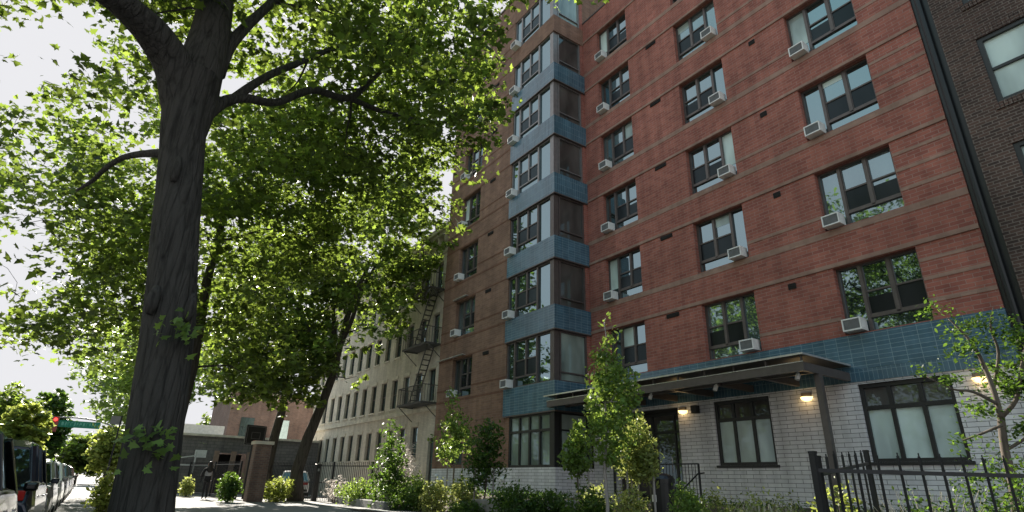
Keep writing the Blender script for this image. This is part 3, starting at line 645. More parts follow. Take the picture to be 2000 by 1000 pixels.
picket_fence('iron_fence', 'near black iron picket fence at lower right before the white brick wall', [tuple(q1), tuple(q1+dN*1.5), tuple(q1+dN*3.0), tuple(q1+dN*4.5)], hN, .135, (hN-.10, .15), .036, .0125, railh=.024)
p2 = at_r(1692, 887, 6.4); q2 = Vector((p2.x, p2.y, p2.z-1.25)); q1b = q1+(q2-q1).normalized()*.1
gt = picket_fence('iron_gate', 'narrow black iron gate panel turned away behind the corner post of the near fence', [tuple(q1b), tuple(q2)], 1.27, .27, (1.27-.10, .15), .036, .013, cat='gate', railh=.022)
k = MB(); k.bar(Vector((0,0,1.05)), (q2-q1b)*.42+Vector((0,0,.2)), .014); k.build('brace', MT['iron'], gt)
# long fence on the property line to the left
fl = [(-38.5, 8.9, GZ), (-35.5, 9.9, GZ), (-32.5, 10.9, GZ), (-29.5, 11.9, GZ), (-27.5, 12.6, GZ)]
picket_fence('iron_fence', 'tall black iron fence along the yard beyond the leaning tree trunk', fl, 1.95, .15, (1.75, .9, .15), .09, .022, railh=.05)
fl = [(-42.5, 5.2, GZ), (-38.5, 6.0, GZ), (-34.4, 6.6, GZ)]
picket_fence('iron_fence', 'black iron fence behind the walking person left of the gate pillar', fl, 1.85, .16, (1.7, .15), .09, .024, railh=.05)
# ramp railing at the entrance
rl = thing('ramp_railing', 'black steel railing of the entrance ramp beneath the canopy', 'railing', (-11.6, 12.9, -.4))
k = MB(); k.bar((0,0,1.02),(1.5,0,1.02),.035); k.bar((0,0,.08),(1.5,0,.08),.03); k.bar((1.5,0,-.5),(1.5,0,1.02),.04); k.bar((0,0,-.3),(0,0,1.02),.04); k.build('rail_frame', MT['iron'], rl)
k = MB()
for q in range(1, 14): k.bar((q*.107,0,.08),(q*.107,0,1.02),.012)
k.build('balusters', MT['iron'], rl)
k = MB(); k.tube([(1.62,.05,.80),(1.42,.05,.78),(.9,.05,.40)], .02, 8); k.build('handrail', MT['iron'], rl)
# black litter bin near the entrance; black post by the yard
p = at_r(1292, 940, 12.0)
bn = thing('litter_bin', 'tall black litter bin among shrubs below the entrance', 'bin', (p.x, p.y, -.95))
k = MB(); k.tube([(0,0,0),(0,0,1.05)], [.21,.23], 20); k.build('body', MT['black'], bn, smooth=False); k = MB(); k.tube([(0,0,1.05),(0,0,1.12),(0,0,1.18),(0,0,1.22)], [.25,.25,.2,.1], 20); k.build('lid', MT['black'], bn)
k = MB(); k.box(-.05,.05,-.235,-.225,.72,.84); k.build('sticker', MT['white_metal'], bn); bn.children[-1].location = (0,0,0)
p = at_g(612, 979)
bo = thing('utility_post', 'black square utility post standing just right of the leaning tree trunk', 'post', (p.x, p.y, GZ))
k = MB(); k.box(-.15,.15,-.12,.12,0,1.72); k.build('shaft', MT['black'], bo, bevel=.02); k = MB(); k.box(-.18,.18,-.15,.15,1.722,1.80); k.build('cap', MT['black'], bo, bevel=.02); k = MB(); k.box(.151,.16,-.05,.05,1.45,1.58); k.build('plate', MT['grille'], bo)
# low granite edging of the bed
k = MB(); a = Vector((-31.4, 10.6, GZ)); b = Vector((-22.5, 9.85, GZ)); n = 6
for q in range(n):
    s0 = a.lerp(b, q/n+.002); s1 = a.lerp(b, (q+1)/n-.002); k.bar(s0+Vector((0,0,.12)), s1+Vector((0,0,.12)), .34, .36)
tag(k.build('stone_edging', MT['conc'], bevel=.02), 'low pale stone edging of the bed right of the black utility post', 'edging')

# ------------------------------------------------------------------ foliage
DM = ["7213544368889999988500000", "6002634446689999986300000", "5003655655579999876300000", "4223546665489998875100000",
      "6656445678888999876500000", "6667645567899999987200000", "6667655699889998756000000", "6566545699888988630000000",
      "1156666688888888750000000", "0036677688899988740000000", "0167778689999999982000000", "5776668688888989700000000",
      "7776678587897365200000000", "6456678588897733100000000", "2113677688998523000000000", "1104677678886220000000000",
      "0003666056642000000000000", "0000340005420000000000000"]
def density(P):
    """how leafy the crown is along each direction, from the tree itself; 1 outside the surveyed part"""
    d = P @ np.array(FX); x = 1000+FPX*(P @ np.array(RX))/d; y = 500-FPX*(P @ np.array(UX))/d
    out = np.ones(len(P))*.6
    for i in range(len(P)):
        if d[i] > .5 and 0 <= x[i] < 1250 and 0 <= y[i] < 1000:
            r_, c_ = int(y[i]//50), int(x[i]//50)
            out[i] = (int(DM[r_][c_])/9)**1.6 if r_ < len(DM) else 0
    return out
LEAF = {'maple': [(0,0),(.28,-.08),(.22,.14),(.5,.3),(.26,.42),(.2,.62),(0,1.0),(-.2,.62),(-.26,.42),(-.5,.3),(-.22,.14),(-.28,-.08)],
        'oval': [(0,0),(.24,.3),(.22,.65),(0,1),(-.22,.65),(-.24,.3)], 'slim': [(0,0),(.15,.4),(0,1),(-.15,.4)]}
# gaps in the crowns through which the low sun reaches the planting
FLECKS = [(at_r(886,865,20.3),.55),(at_r(880,895,20.3),.4),(at_r(1250,860,11.2),.40),(at_r(1235,900,11.2),.35),(at_r(1130,845,15.0),.3),(at_r(850,955,20),.5),(at_r(905,960,19),.5),(at_r(812,950,22),.4),(at_r(760,900,24.5),.3),
          (at_g(470,985),.5),(at_g(430,968),.8),(at_g(700,992),.4),(at_r(1165,962,12.6),.3),(at_r(1500,985,8.6),.3),(at_r(1340,960,9.6),.2),(at_r(1640,980,6.4),.25),(at_r(1975,900,6.8),.35),(at_r(540,955,32),.6),(Vector((-39.5,11.6,.2)),1.6),(Vector((-37.2,11.2,.1)),1.0),(Vector((-27,10.3,-.9)),1.0),(Vector((-24,10.2,-.9)),1.0),(Vector((-20,9.8,-1)),.9),(Vector((-29,12.6,0)),.9),(at_g(340,985),1.2),(at_g(640,988),.8)]
def sun_gaps(P_):
    keep = np.ones(len(P_), bool); S = np.array(SUN_DIR)
    for c_, r_ in FLECKS:
        d = P_-np.array(c_); t = d @ S; q = np.linalg.norm(d-t[:,None]*S, axis=1)
        keep &= ~((t > 3.0) & (q < r_*1.25))
    return keep
def leaf_mesh(name, centres, normals, sizes, shape, mat, parent, rest=None):
    L_ = np.array(LEAF[shape]); k = len(L_); n = len(centres)
    nr = normals/np.linalg.norm(normals, axis=1, keepdims=True)
    t = rng.normal(size=(n,3)); t -= nr*np.sum(t*nr, axis=1, keepdims=True); t /= np.linalg.norm(t, axis=1, keepdims=True)
    b = np.cross(nr, t)
    curl = rng.uniform(.05, .35, n)
    lx = L_[:,0][None,:,None]; ly = (L_[:,1]-.5)[None,:,None]
    V = centres[:,None,:] + sizes[:,None,None]*(lx*t[:,None,:] + ly*b[:,None,:] - (lx**2*1.2+ly**2*.8)*curl[:,None,None]*nr[:,None,:])
    me = bpy.data.meshes.new(name); me.vertices.add(n*k); me.vertices.foreach_set('co', V.reshape(-1))
    me.loops.add(n*k); me.loops.foreach_set('vertex_index', np.arange(n*k, dtype=np.int32))
    me.polygons.add(n); me.polygons.foreach_set('loop_start', np.arange(0, n*k, k, dtype=np.int32)); me.update(calc_edges=True)
    me.materials.append(mat); o = bpy.data.objects.new(name, me); COL.objects.link(o)
    if parent: o.parent = parent
    return o
def crown(parent, ells, nspray, leaves, size, mat, shape='maple', mask=True, rs=(.35,.7), flat=.22, up=.8, origin=(0,0,0), tips=None, dscale=1.0):
    C_ = []; wts = np.array([e[3]*e[4]*e[5] for e in ells]); wts = wts/wts.sum(); got = 0; tries = 0
    while got < nspray and tries < 60:
        m_ = nspray; idx = rng.choice(len(ells), m_, p=wts); E = np.array(ells)[idx]
        u = rng.normal(size=(m_,3)); u /= np.linalg.norm(u, axis=1, keepdims=True); r_ = rng.uniform(0, 1, (m_,1))**.42
        P_ = E[:,:3] + u*r_*E[:,3:6]
        if mask:
            P_ = P_[rng.uniform(size=m_) < density(P_)*dscale]
            nv = np.array([mnoise.noise(Vector((p_[0]*.75+7, p_[1]*.75, p_[2]*1.15))) for p_ in P_]) if len(P_) else np.zeros(0)
            P_ = P_[nv > rng.uniform(-.22, .02, len(P_))]
        C_.append(P_); got += len(P_); tries += 1
    C_ = np.concatenate(C_)[:nspray]; n = len(C_)
    R_ = rng.uniform(rs[0], rs[1], n); L_ = rng.poisson(leaves, n)+4
    idx = np.repeat(np.arange(n), L_); m_ = len(idx)
    a = rng.uniform(0, 2*math.pi, m_); rr_ = np.sqrt(rng.uniform(0, 1, m_))*R_[idx]
    tilt = rng.normal(size=(n,2))*.25
    off = np.stack([rr_*np.cos(a), rr_*np.sin(a), rng.normal(size=m_)*flat*R_[idx] - .35*rr_**2], 1)
    off[:,2] += off[:,0]*tilt[idx,0] + off[:,1]*tilt[idx,1]
    P_ = C_[idx]+off
    if mask:
        keep = (density(P_+rng.normal(size=P_.shape)*.22) > 0.001) & sun_gaps(P_); P_ = P_[keep]; m_ = len(P_)
    nr = rng.normal(size=(m_,3))*.55; nr[:,2] += up
    sz = size*rng.uniform(.5, 1.4, m_)
    leaf_mesh('crown', P_-np.array(origin), nr, sz, shape, mat, parent)
    return C_
def limb(mb, a, b, ra, rb, n=7, sag=.0, wob=.12, segs=7):
    a = Vector(a); b = Vector(b); pts = []; rad = []
    L_ = (b-a).length; seed = rnd.random()*50
    for i in range(segs+1):
        t = i/segs; p_ = a.lerp(b, t); p_.z += sag*L_*math.sin(math.pi*t)
        p_ += Vector((mnoise.noise(Vector((seed,t*3,0))), mnoise.noise(Vector((seed,t*3,9))), mnoise.noise(Vector((seed,t*3,19)))))*wob*L_*min(1, 3*t)*.6
        pts.append(p_); rad.append(ra*(1-t)+rb*t)
    mb.tube(pts, rad, n); return pts
def branches(mb, nodes, targets, r0, ntw=60, origin=(0,0,0)):
    """limbs from skeleton nodes to sampled crown points, and twigs off those limbs"""
    O = Vector(origin); skel = list(nodes)
    for k in range(ntw):
        t = Vector(targets[rnd.randrange(len(targets))]); best = min(skel, key=lambda s: (s[0]-t).length + (0 if s[0].z < t.z+.5 else 2.5))
        L_ = (best[0]-t).length
        if L_ < .4 or L_ > 3.6 or (t.length < 14 and L_ > 1.5): continue
        r_ = min(best[1]*.75, .012+.012*L_)
        pts = limb(mb, best[0]-O, t-O, r_, .006, 5, .06, .16, 6)
        for j, p_ in enumerate(pts[2:]): skel.append((p_+O, r_*(1-(j+2)/7)+.004))

def path3(pxs, rhos): return [at_r(x, y, r_) for (x, y), r_ in zip(pxs, rhos)]
def smooth_path(pts, rad, m_=6):
    P_ = []; R_ = []
    for i in range(len(pts)-1):
        p0 = pts[max(i-1,0)]; p1_ = pts[i]; p2_ = pts[i+1]; p3_ = pts[min(i+2,len(pts)-1)]
        for k in range(m_):
            t = k/m_; P_.append(.5*((2*p1_)+(p2_-p0)*t+(2*p0-5*p1_+4*p2_-p3_)*t*t+(-p0+3*p1_-3*p2_+p3_)*t**3)); R_.append(rad[i]*(1-t)+rad[i+1]*t)
    P_.append(pts[-1]); R_.append(rad[-1]); return P_, R_
def rpx(p_, w_): return w_/2/FPX*FX.dot(p_)

# -- the big street maple in front
base = at_r(258, 1105, 7.0)
TA = [(250,1118),(279,975),(303,850),(318,740),(329,640),(338,540),(345,420),(356,300),(364,210),(372,150)]
wA = [140,112,101,99,92,84,84,77,82,100]
rA = [7.0]*7+[7.05,7.1,7.12]
pts = path3(TA, rA); rad = [rpx(p_, w_) for p_, w_ in zip(pts, wA)]
OA = Vector((pts[0].x, pts[0].y, GZ))
treeA = thing('maple_tree', 'large maple with a thick dark furrowed trunk, nearest to the viewer at left', 'tree', tuple(OA))
sp_, sr_ = smooth_path([p_-OA for p_ in pts], rad, 8)
tk = MB(); tk.tube(sp_, sr_, 56, wob=.09)
nodesA = []
def limbA(pxs, rhos, ws, n=28, wob=.08):
    P_ = path3(pxs, rhos); R_ = [rpx(p_, w_) for p_, w_ in zip(P_, ws)]
    a, b = smooth_path([p_-OA for p_ in P_], R_, 6); tk.tube(a, b, n, wob=wob, seed=rnd.random()*9)
    for p_, r_ in zip(a, b):
        nodesA.append((p_+OA, r_))
limbA([(358,262),(352,195),(338,130),(305,75),(258,25),(195,-25),(110,-70),(-10,-140)], [7.1,7.1,7.05,6.9,6.7,6.5,6.3,6.0], [60,76,72,66,56,50,42,26])
limbA([(364,270),(374,200),(396,120),(414,50),(424,-30),(432,-140),(450,-300)], [7.12,7.15,7.2,7.3,7.4,7.6,7.9], [60,88,80,68,62,56,38])
limbA([(425,145),(445,95),(478,55),(520,15),(590,-50)], [7.25,7.3,7.5,7.8,8.3], [30,25,20,17,11], 14)
limbA([(380,255),(405,222),(440,198),(480,192),(540,200),(610,176),(680,192),(722,160),(760,125)], [7.1,7.3,7.5,7.8,8.3,8.9,9.6,10.2,10.8], [38,28,22,18,15,14,13,10,6], 14)
limbA([(445,200),(520,150),(590,120),(680,85),(800,60)], [7.6,8.2,9,10,11.2], [18,15,12,9,6], 10)
limbA([(325,300),(285,300),(240,308),(205,330),(182,352),(150,372)], [7.1,7.6,8.2,8.8,9.2,9.8], [20,14,11,10,8,5], 10)
limbA([(680,190),(740,215),(820,235),(900,240)], [9.6,10.4,11.4,12.2], [12,9,7,5], 8)
# burls
for (x_, y_, s_) in ((300,585,.06),(345,330,.05),(372,600,.05)):
    p_ = at_r(x_, y_, 6.78)-OA; tk.tube([p_+Vector((0,0,-.16)), p_+Vector((0,0,-.06)), p_+Vector((.02,0,.04)), p_+Vector((0,0,.14))], [.03, s_, s_*.9, .03], 14, wob=.3)
tk.tube([(0,0,-.1),(0,0,.06),(0,0,.25),(.02,0,.5)], [rad[0]*1.5, rad[0]*1.25, rad[0]*1.02, rad[0]*.9], 40, wob=.22)
TA_T = tk
ellA = [(-8.0,.5,9.6,6.6,6.4,4.3), (-10.5,5.0,9.2,4.2,3.6,3.6), (-6.5,-2.5,8.4,4.5,4.5,3.0), (-10.2,-1.6,7.4,3.4,3.2,2.0), (-12.0,5.5,8.6,3.0,2.6,2.6)]
CA = crown(treeA, ellA, 980, 44, .135, MT['lf_maple'], 'maple', True, (.35,.62), .16, .8, origin=OA)
branches(TA_T, nodesA, CA, .1, 230, origin=OA)
TA_T.build('trunk', MT['bark'], treeA, smooth=True)
# leaf sprouts on the trunk
for (x_, y_, n_) in ((285,865,34),(352,648,34),(318,878,16)):
    p_ = at_r(x_, y_, 6.62); C_ = np.array([tuple(p_)]*n_)+rng.normal(size=(n_,3))*np.array([.06,.12,.10]); leaf_mesh('sprout', C_-np.array(OA), rng.normal(size=(n_,3))*.5+np.array([.4,-.3,.6]), rng.uniform(.06,.115,n_), 'maple', MT['lf_mid'], treeA)

# -- general tree
def tree(name, label, base, lean, h, r0, ells, nspray, leaves, size, mat, shape='maple', mask=True, rs=(.4,.8), ntw=70, bark='bark2', forks=None, group=None, up=.8, cat='tree', dscale=1.0):
    O = Vector(base); t = thing(name, label, cat, base, 0, group); mb = MB()
    top = O+Vector((lean[0], lean[1], h)); P_ = []; R_ = []
    for i in range(9):
        q = i/8; P_.append(Vector((lean[0]*q**1.4, lean[1]*q**1.4, h*q-.1))+Vector((mnoise.noise(Vector((O.x,q*3,1))), mnoise.noise(Vector((O.y,q*3,5))), 0))*h*.035*(1 if i else 0)); R_.append(r0*((1.25 if i == 0 else 1)-.72*q))
    mb.tube(P_, R_, 14, wob=.1); nodes = [(p_+O, r_) for p_, r_ in zip(P_[3:], R_[3:])]
    for fk in (forks or []):
        i0, tgt, r1 = fk; Q = limb(mb, P_[i0], Vector(tgt)-O, r1, r1*.25, 10, .03, .06, 8); nodes += [(p_+O, r1*(1-.75*j/8)) for j, p_ in enumerate(Q)]
    C_ = crown(t, ells, nspray, leaves, size, mat, shape, mask, rs, origin=base, up=up, dscale=dscale)
    branches(mb, nodes, C_, .05, ntw, origin=base); mb.build('trunk', MT[bark], t, smooth=True)
    return t
# street tree behind the big trunk
tB = (-19.5, 1.75, GZ)
tree('maple_tree', 'layered street maple whose trunk is hidden behind the large dark trunk', tB, (.2,.2), 11, .24,
     [(-19,0.6,8.2,6.2,5.6,4.6), (-17.5,-1.6,6.0,4.5,3.0,2.0), (-20,2.5,4.4,3.2,2.2,1.8), (-16.5,3.5,8.5,3.0,3.0,3.0), (-15.5,-.9,4.1,4.0,2.2,1.6), (-22,-.3,4.6,4.5,2.6,2.2)], 880, 34, .17, MT['lf_maple'], rs=(.45,.8), ntw=230)
tree('maple_tree', 'farther kerbside maple whose low yellow-green leaves show left of the big trunk', (-31, 1.75, GZ), (.2,.2), 7.5, .2,
     [(-31,1.2,4.4,4.6,3.2,3.0), (-29,.2,3.2,3.4,2.4,1.5), (-38,1.2,5.0,5,3.4,3.0)], 420, 26, .19, MT['lf_mid'], rs=(.45,.8), ntw=100)
bC = at_g(576, 979)
tree('maple_tree', 'maple with a dark trunk leaning right beside the black utility post', tuple(bC), (2.6,1.4), 12.5, .33,
     [(-29.5,11.0,12.0,5.6,4.2,5.6), (-28.0,10.5,7.0,4.6,2.6,2.6), (-32,9.4,8.5,5.0,4.0,4.2), (-27,11,14.0,4.0,3.0,4.2), (-30,9.5,5.2,3.2,1.8,1.6)], 520, 26, .27, MT['lf_maple'], ntw=150,
     forks=[(4, at_r(650,560,31), .2), (5, at_r(760,470,30), .14), (4, at_r(560,560,31), .14)])
bD = at_g(518, 972)
tree('maple_tree', 'maple with an upright dark trunk just behind the brick gate pillar', tuple(bD), (-.6,.3), 13, .33,
     [(-34,7.0,10.5,6.0,4.2,6.0), (-35,6.0,5.8,5.0,3.2,2.4), (-31,5.2,7.0,3.4,2.6,3.5), (-33,8.5,4.2,3.0,1.5,1.3), (-32,6.4,4.6,3.6,2.2,1.6), (-30,7.4,6.2,3.0,2.2,2.2)], 600, 26, .27, MT['lf_maple'], ntw=150,
     forks=[(4, at_r(470,520,34), .18), (4, at_r(600,600,33), .14)])
# distant trees across and along the street
def far_tree(label, px, rho, top_py, wid_px, mat, n=260, bot=.25):
    b = at_r(px, 925, rho); zt = at_r(px, top_py, rho).z; w_ = wid_px/FPX*rho/2; hh = zt-GZ
    tree('street_tree', label, (b.x, b.y, GZ), (0,0), hh*.8, .03*hh, [(b.x,b.y,GZ+hh*.62,w_,w_,hh*.40), (b.x+w_*.3,b.y+w_*.5,GZ+hh*.45,w_*.7,w_*.6,hh*.25)], n, 18, .0035*rho+.16, mat, 'oval', False, (w_*.16,w_*.30), ntw=24, group='distant street trees')
far_tree('yellow-green tree at the far left above the parked cars', 14, 42, 788, 66, MT['lf_yellow'], 260)
far_tree('tall dark green tree behind the yellow-green one at far left', 58, 62, 757, 58, MT['lf_dark'], 320)
far_tree('dark tree at the left frame edge over the nearest car', -40, 55, 742, 100, MT['lf_maple'], 300)
far_tree('distant pale green tree under the traffic signal arm', 150, 78, 850, 60, MT['lf_maple'], 300)
far_tree('distant tree at the end of the street just left of the big trunk', 205, 70, 830, 60, MT['lf_yellow'], 300)
far_tree('farthest small green tree between traffic signal and parked cars', 100, 95, 862, 50, MT['lf_dark'], 260)
far_tree('green tree beyond the low grey building', 420, 75, 800, 90, MT['lf_maple'], 260)
far_tree('green tree beyond the yard fence and gate pillar', 560, 70, 790, 90, MT['lf_dark'], 260)
# trees on the other pavement, seen in the window glass
for i, (x_, y_, h_, w_) in enumerate(((-15.5,-12,16,5.8),(-34,-12,9.5,4.6),(-44,-12,11.5,5.0),(-7.5,-13,8.5,3.6))):
    tree('opposite_tree', ['leafy tree across the street mirrored in the windows near the dark building', 'leafy tree across the street mirrored in the bay windows', 'tall leafy tree across the street mirrored in the lower bay glass', 'low leafy tree across the street mirrored in the ground-floor glass'][i],
         (x_, y_, GZ), (0,0), h_*.8, .25, [(x_,y_,GZ+h_*.63,w_,w_,h_*.37)], 420, 18, .24, MT['lf_maple'], 'oval', False, (.5,.9), ntw=40, group='trees across the street')

# ------------------------------------------------------------------ saplings and shrubs
def sapling(label, px, rho, base_z, levels, mat, n, size, stakes=0, trunkw=.03, bark='stem', shape='oval', leaves=12, rs=(.1,.2), lean=(0,0), trunk_h=None, name='young_tree', up=.5):
    """levels: (py, halfwidth px, dx px) from top to bottom of the crown"""
    b = at_r(px, 950, rho); O = Vector((b.x, b.y, base_z)); ells = []; s_ = rho/FPX
    pr_ = [(at_r(px+dx, py, rho), hw*s_*1.0) for py, hw, dx in levels]
    for i, (c_, w_) in enumerate(pr_):
        hh = abs(pr_[min(i+1,len(pr_)-1)][0].z-pr_[max(i-1,0)][0].z)*.45+.06; ells.append((c_.x, c_.y, c_.z, w_, w_, hh))
    t = thing(name, label, 'tree' if name == 'young_tree' else 'shrub', tuple(O)); mb = MB()
    top = pr_[0][0]; P_ = [Vector((0,0,-.1))]+[O.lerp(top, q)-O+Vector((rnd.uniform(-.03,.03), rnd.uniform(-.03,.03), 0)) for q in (.15,.3,.45,.6,.75,.9,1)]
    mb.tube(P_, [trunkw*(1-.8*i/7) for i in range(8)], 8)
    nodes = [(p_+O, trunkw*.6) for p_ in P_[2:]]
    C_ = crown(t, ells, n, leaves, size, mat, shape, False, rs, .5, up, origin=tuple(O))
    branches(mb, nodes, C_, .02, min(60, n//3), origin=tuple(O)); mb.build('trunk', MT[bark], t, smooth=True)
    for k in range(stakes):
        a_ = 2*math.pi*k/stakes+.6; sx, sy = .28*math.cos(a_), .28*math.sin(a_); q = MB(); q.tube([(sx,sy,-.1),(sx,sy,1.15)], .022, 6); q.build('stake', MT['bark_pale'], t)
        q = MB(); q.tube([(sx,sy,1.05),(0,0,1.08)], .008, 5); q.build('tie', MT['black'], t)
    return t
sapling('slim sapling with sunlit yellow-green lower leaves, in front of the brown wing', 886, 20.3, -.55, [(770,10,0),(800,22,0),(830,30,0),(858,46,2),(885,34,0)], MT['lf_mid'], 120, .12, 3, .03, rs=(.12,.22))
sapling('bushy dark green sapling left of the ground-floor bay window', 945, 17.0, -.75, [(832,14,10),(855,32,8),(885,36,4),(915,42,0),(938,38,-10)], MT['lf_dark'], 130, .10, 2, .03, rs=(.1,.22), leaves=16)
sapling('small pale sapling before the corner of the ground-floor bay', 1128, 15.0, -.8, [(832,10,0),(855,18,0),(885,28,0),(910,30,0)], MT['lf_mid'], 110, .10, 1, .025, rs=(.1,.18))
sapling('tall feathery green sapling with a pale trunk in front of the canopy', 1182, 10.5, -.85, [(630,9,0),(665,22,0),(700,30,4),(735,44,12),(770,50,16),(805,52,14),(840,50,16),(872,38,14),(895,24,10)], MT['lf_mid'], 210, .085, 0, .035, 'bark_pale', leaves=15, rs=(.09,.17))
sapling('staked sapling with bright sunlit leaves below the entrance lamp', 1246, 11.2, -.85, [(828,12,0),(850,26,0),(875,38,2),(905,42,0),(925,26,4)], MT['lf_pale'], 190, .085, 3, .03, 'bark_pale', leaves=12, rs=(.08,.16))
sapling('narrow cone-shaped green shrub before the beige row house', 762, 26.0, -1.0, [(822,10,0),(850,18,0),(880,26,0),(915,34,0),(950,42,0),(975,44,0)], MT['lf_dark'], 170, .13, 0, .04, leaves=16, rs=(.14,.26), name='conical_shrub')
# open small tree at the right edge
O = Vector((*at_r(1982, 950, 7.2).xy, -.9)); tR = thing('young_tree', 'open-branched small tree at the right edge behind the near iron fence', 'tree', tuple(O)); mb = MB()
def RR(px, py, r_=7.2): return at_r(px, py, r_)-O
nodes = []
def limR(pxs, ws, rh=None):
    P_ = [RR(x_, y_, (rh or 7.2)+rnd.uniform(-.15,.15)*0+i*.0) for i, (x_, y_) in enumerate(pxs)]; a, b = smooth_path(P_, ws, 4); mb.tube(a, b, 8, wob=.08)
    for p_, r_ in zip(a, b): nodes.append((p_+O, r_))
limR([(1988,1010),(1978,940),(1963,880),(1955,815)], [.045,.04,.035,.032])
limR([(1955,815),(1940,760),(1915,700),(1890,660),(1850,620)], [.028,.022,.018,.013,.006], 7.1)
limR([(1955,815),(1985,780),(1995,720),(2010,640)], [.025,.02,.016,.008], 7.3)
limR([(1950,790),(1900,765),(1860,760),(1810,735)], [.018,.014,.01,.005], 6.9)
limR([(1940,760),(1950,690),(1935,640),(1940,600)], [.018,.014,.01,.005], 7.4)
limR([(1958,830),(1910,850),(1880,860)], [.014,.01,.005], 7.0)
limR([(1963,880),(2010,850),(2050,800)], [.016,.012,.006], 7.2)
ce = []
for (x_, y_, w_, rh) in ((1830,605,22,7.0),(1860,640,26,7.1),(1925,630,34,7.4),(1965,660,34,7.3),(1995,700,34,7.3),(1890,680,30,7.0),(1815,720,22,6.9),(1850,745,26,6.9),(1950,720,30,7.4),(1985,760,30,7.4),(1940,800,24,7.2),(1990,650,30,7.5),(1900,800,20,7.0),(2040,740,60,7.4),(2030,840,40,7.3),(1900,860,20,6.9),(1925,760,16,7.3)):
    c_ = at_r(x_, y_, rh); w2 = w_/FPX*rh; ce.append((c_.x, c_.y, c_.z, w2, w2, w2*.45))
C_ = crown(tR, ce, 260, 13, .042, MT['lf_dark'], 'oval', False, (.06,.13), .3, .9, origin=tuple(O))
branches(mb, nodes, C_, .01, 90, origin=tuple(O)); mb.build('trunk', MT['stem'], tR, smooth=True)

def shrub(label, px, py_c, rho, wpx, hpx, mat, n=120, size=.07, leaves=14, shape='oval', name='shrub', rs=(.08,.16), up=.4, group=None):
    c_ = at_r(px, py_c, rho); s_ = rho/FPX; w_ = wpx*s_/2; h_ = hpx*s_/2
    gz = max(GZ, bed_z(c_.x, c_.y)) if c_.x > -23.2 else GZ
    zc = c_.z; O = Vector((c_.x, c_.y, gz)); t = thing(name, label, 'shrub', tuple(O), 0, group); mb = MB()
    hh = max(h_, (zc+h_-gz)/2); zc = zc+h_-hh
    C_ = crown(t, [(c_.x,c_.y,zc,w_,w_,hh),(c_.x-w_*.35,c_.y,zc+hh*.1,w_*.6,w_*.6,hh*.95),(c_.x+w_*.3,c_.y+.1,zc-hh*.05,w_*.65,w_*.6,hh*.85)], n, leaves, size, mat, shape, False, rs, .5, up, origin=tuple(O))
    nodes = [(O+Vector((0,0,.05)), .02), (O+Vector((.05,.03,.25)), .015)]
    for k in range(16):
        p_ = Vector(C_[rnd.randrange(len(C_))])-O; limb(mb, (rnd.uniform(-.05,.05), rnd.uniform(-.05,.05), -.05), p_, .012, .004, 5, .05, .1, 5)
    mb.build('stems', MT['stem'], t); return t
shrub('dark rounded shrub at the bottom centre left of the small pale sapling', 1005, 985, 12.5, 110, 70, MT['lf_dark'], 230, .07)
shrub('dark shrub leaning against the previous one towards the bay corner', 1070, 988, 12.2, 80, 55, MT['lf_dark'], 160, .07)
shrub('loose dark shrub between the small pale sapling and the tall feathery one', 1150, 988, 11.5, 90, 60, MT['lf_dark'], 180, .065)
shrub('pale-tipped shrub at the foot of the tall feathery sapling', 1165, 968, 12.6, 70, 40, MT['lf_pale'], 90, .06)
shrub('light green shrub beneath the staked sunlit sapling', 1232, 985, 10.5, 60, 60, MT['lf_pale'], 120, .055)
shrub('round clipped green shrub right of the black litter bin', 1338, 980, 9.6, 66, 70, MT['lf_mid'], 230, .05, rs=(.06,.12))
shrub('upright sparse shrub with pale tips below the ground-floor middle window', 1403, 978, 9.2, 50, 56, MT['lf_pale'], 70, .05, 10)
shrub('low spreading pale shrub below the white brick wall', 1500, 992, 8.6, 130, 40, MT['lf_pale'], 170, .045)
shrub('yellow-green shrub behind the corner post of the near fence', 1640, 985, 6.4, 80, 60, MT['lf_yellow'], 90, .05)
shrub('leafy green shrub filling the corner behind the near fence at right', 1965, 965, 6.6, 140, 110, MT['lf_dark'], 300, .036, 12)
shrub('dark low shrub behind the near fence pickets', 1830, 985, 6.0, 130, 50, MT['lf_dark'], 200, .034, 10)
shrub('small bright shrub at the right edge above the near fence rail', 2010, 880, 7.8, 90, 70, MT['lf_yellow'], 130, .034, 10)
shrub('pale flowering shrub before the white base of the brown wing', 850, 958, 20.0, 50, 40, MT['lf_pale'], 100, .09, rs=(.12,.22))
shrub('sunlit shrub between the two staked saplings by the wing', 905, 960, 19.0, 60, 32, MT['lf_pale'], 100, .09, rs=(.12,.22))
shrub('sunlit green shrub right of the cone-shaped shrub', 812, 955, 24, 44, 46, MT['lf_mid'], 110, .10, rs=(.12,.24))
shrub('dark ground shrub at the foot of the cone-shaped shrub', 790, 978, 24.4, 80, 24, MT['lf_dark'], 140, .09, rs=(.12,.24))
shrub('dark low shrub at the bottom edge below the bushy sapling', 915, 992, 15, 70, 24, MT['lf_dark'], 130, .075)
shrub('pale blossoming shrub behind the stone edging', 655, 950, 31.5, 60, 34, MT['lf_blossom'], 60, .08, rs=(.12,.2))
shrub('green shrub behind the stone edging beside the blossoming one', 697, 958, 29, 70, 32, MT['lf_mid'], 120, .11, rs=(.14,.26))
shrub('white blossoming shrub against the stoop of the beige row house', 795, 890, 30, 46, 60, MT['lf_blossom'], 110, .09, 10, rs=(.14,.26))
shrub('yellow-green bush between gate pillar and leaning trunk', 540, 956, 32, 60, 32, MT['lf_yellow'], 110, .13, rs=(.16,.3))
shrub('dark green bush left of the brick gate pillar', 447, 955, 30.5, 32, 46, MT['lf_dark'], 100, .13, rs=(.16,.3))
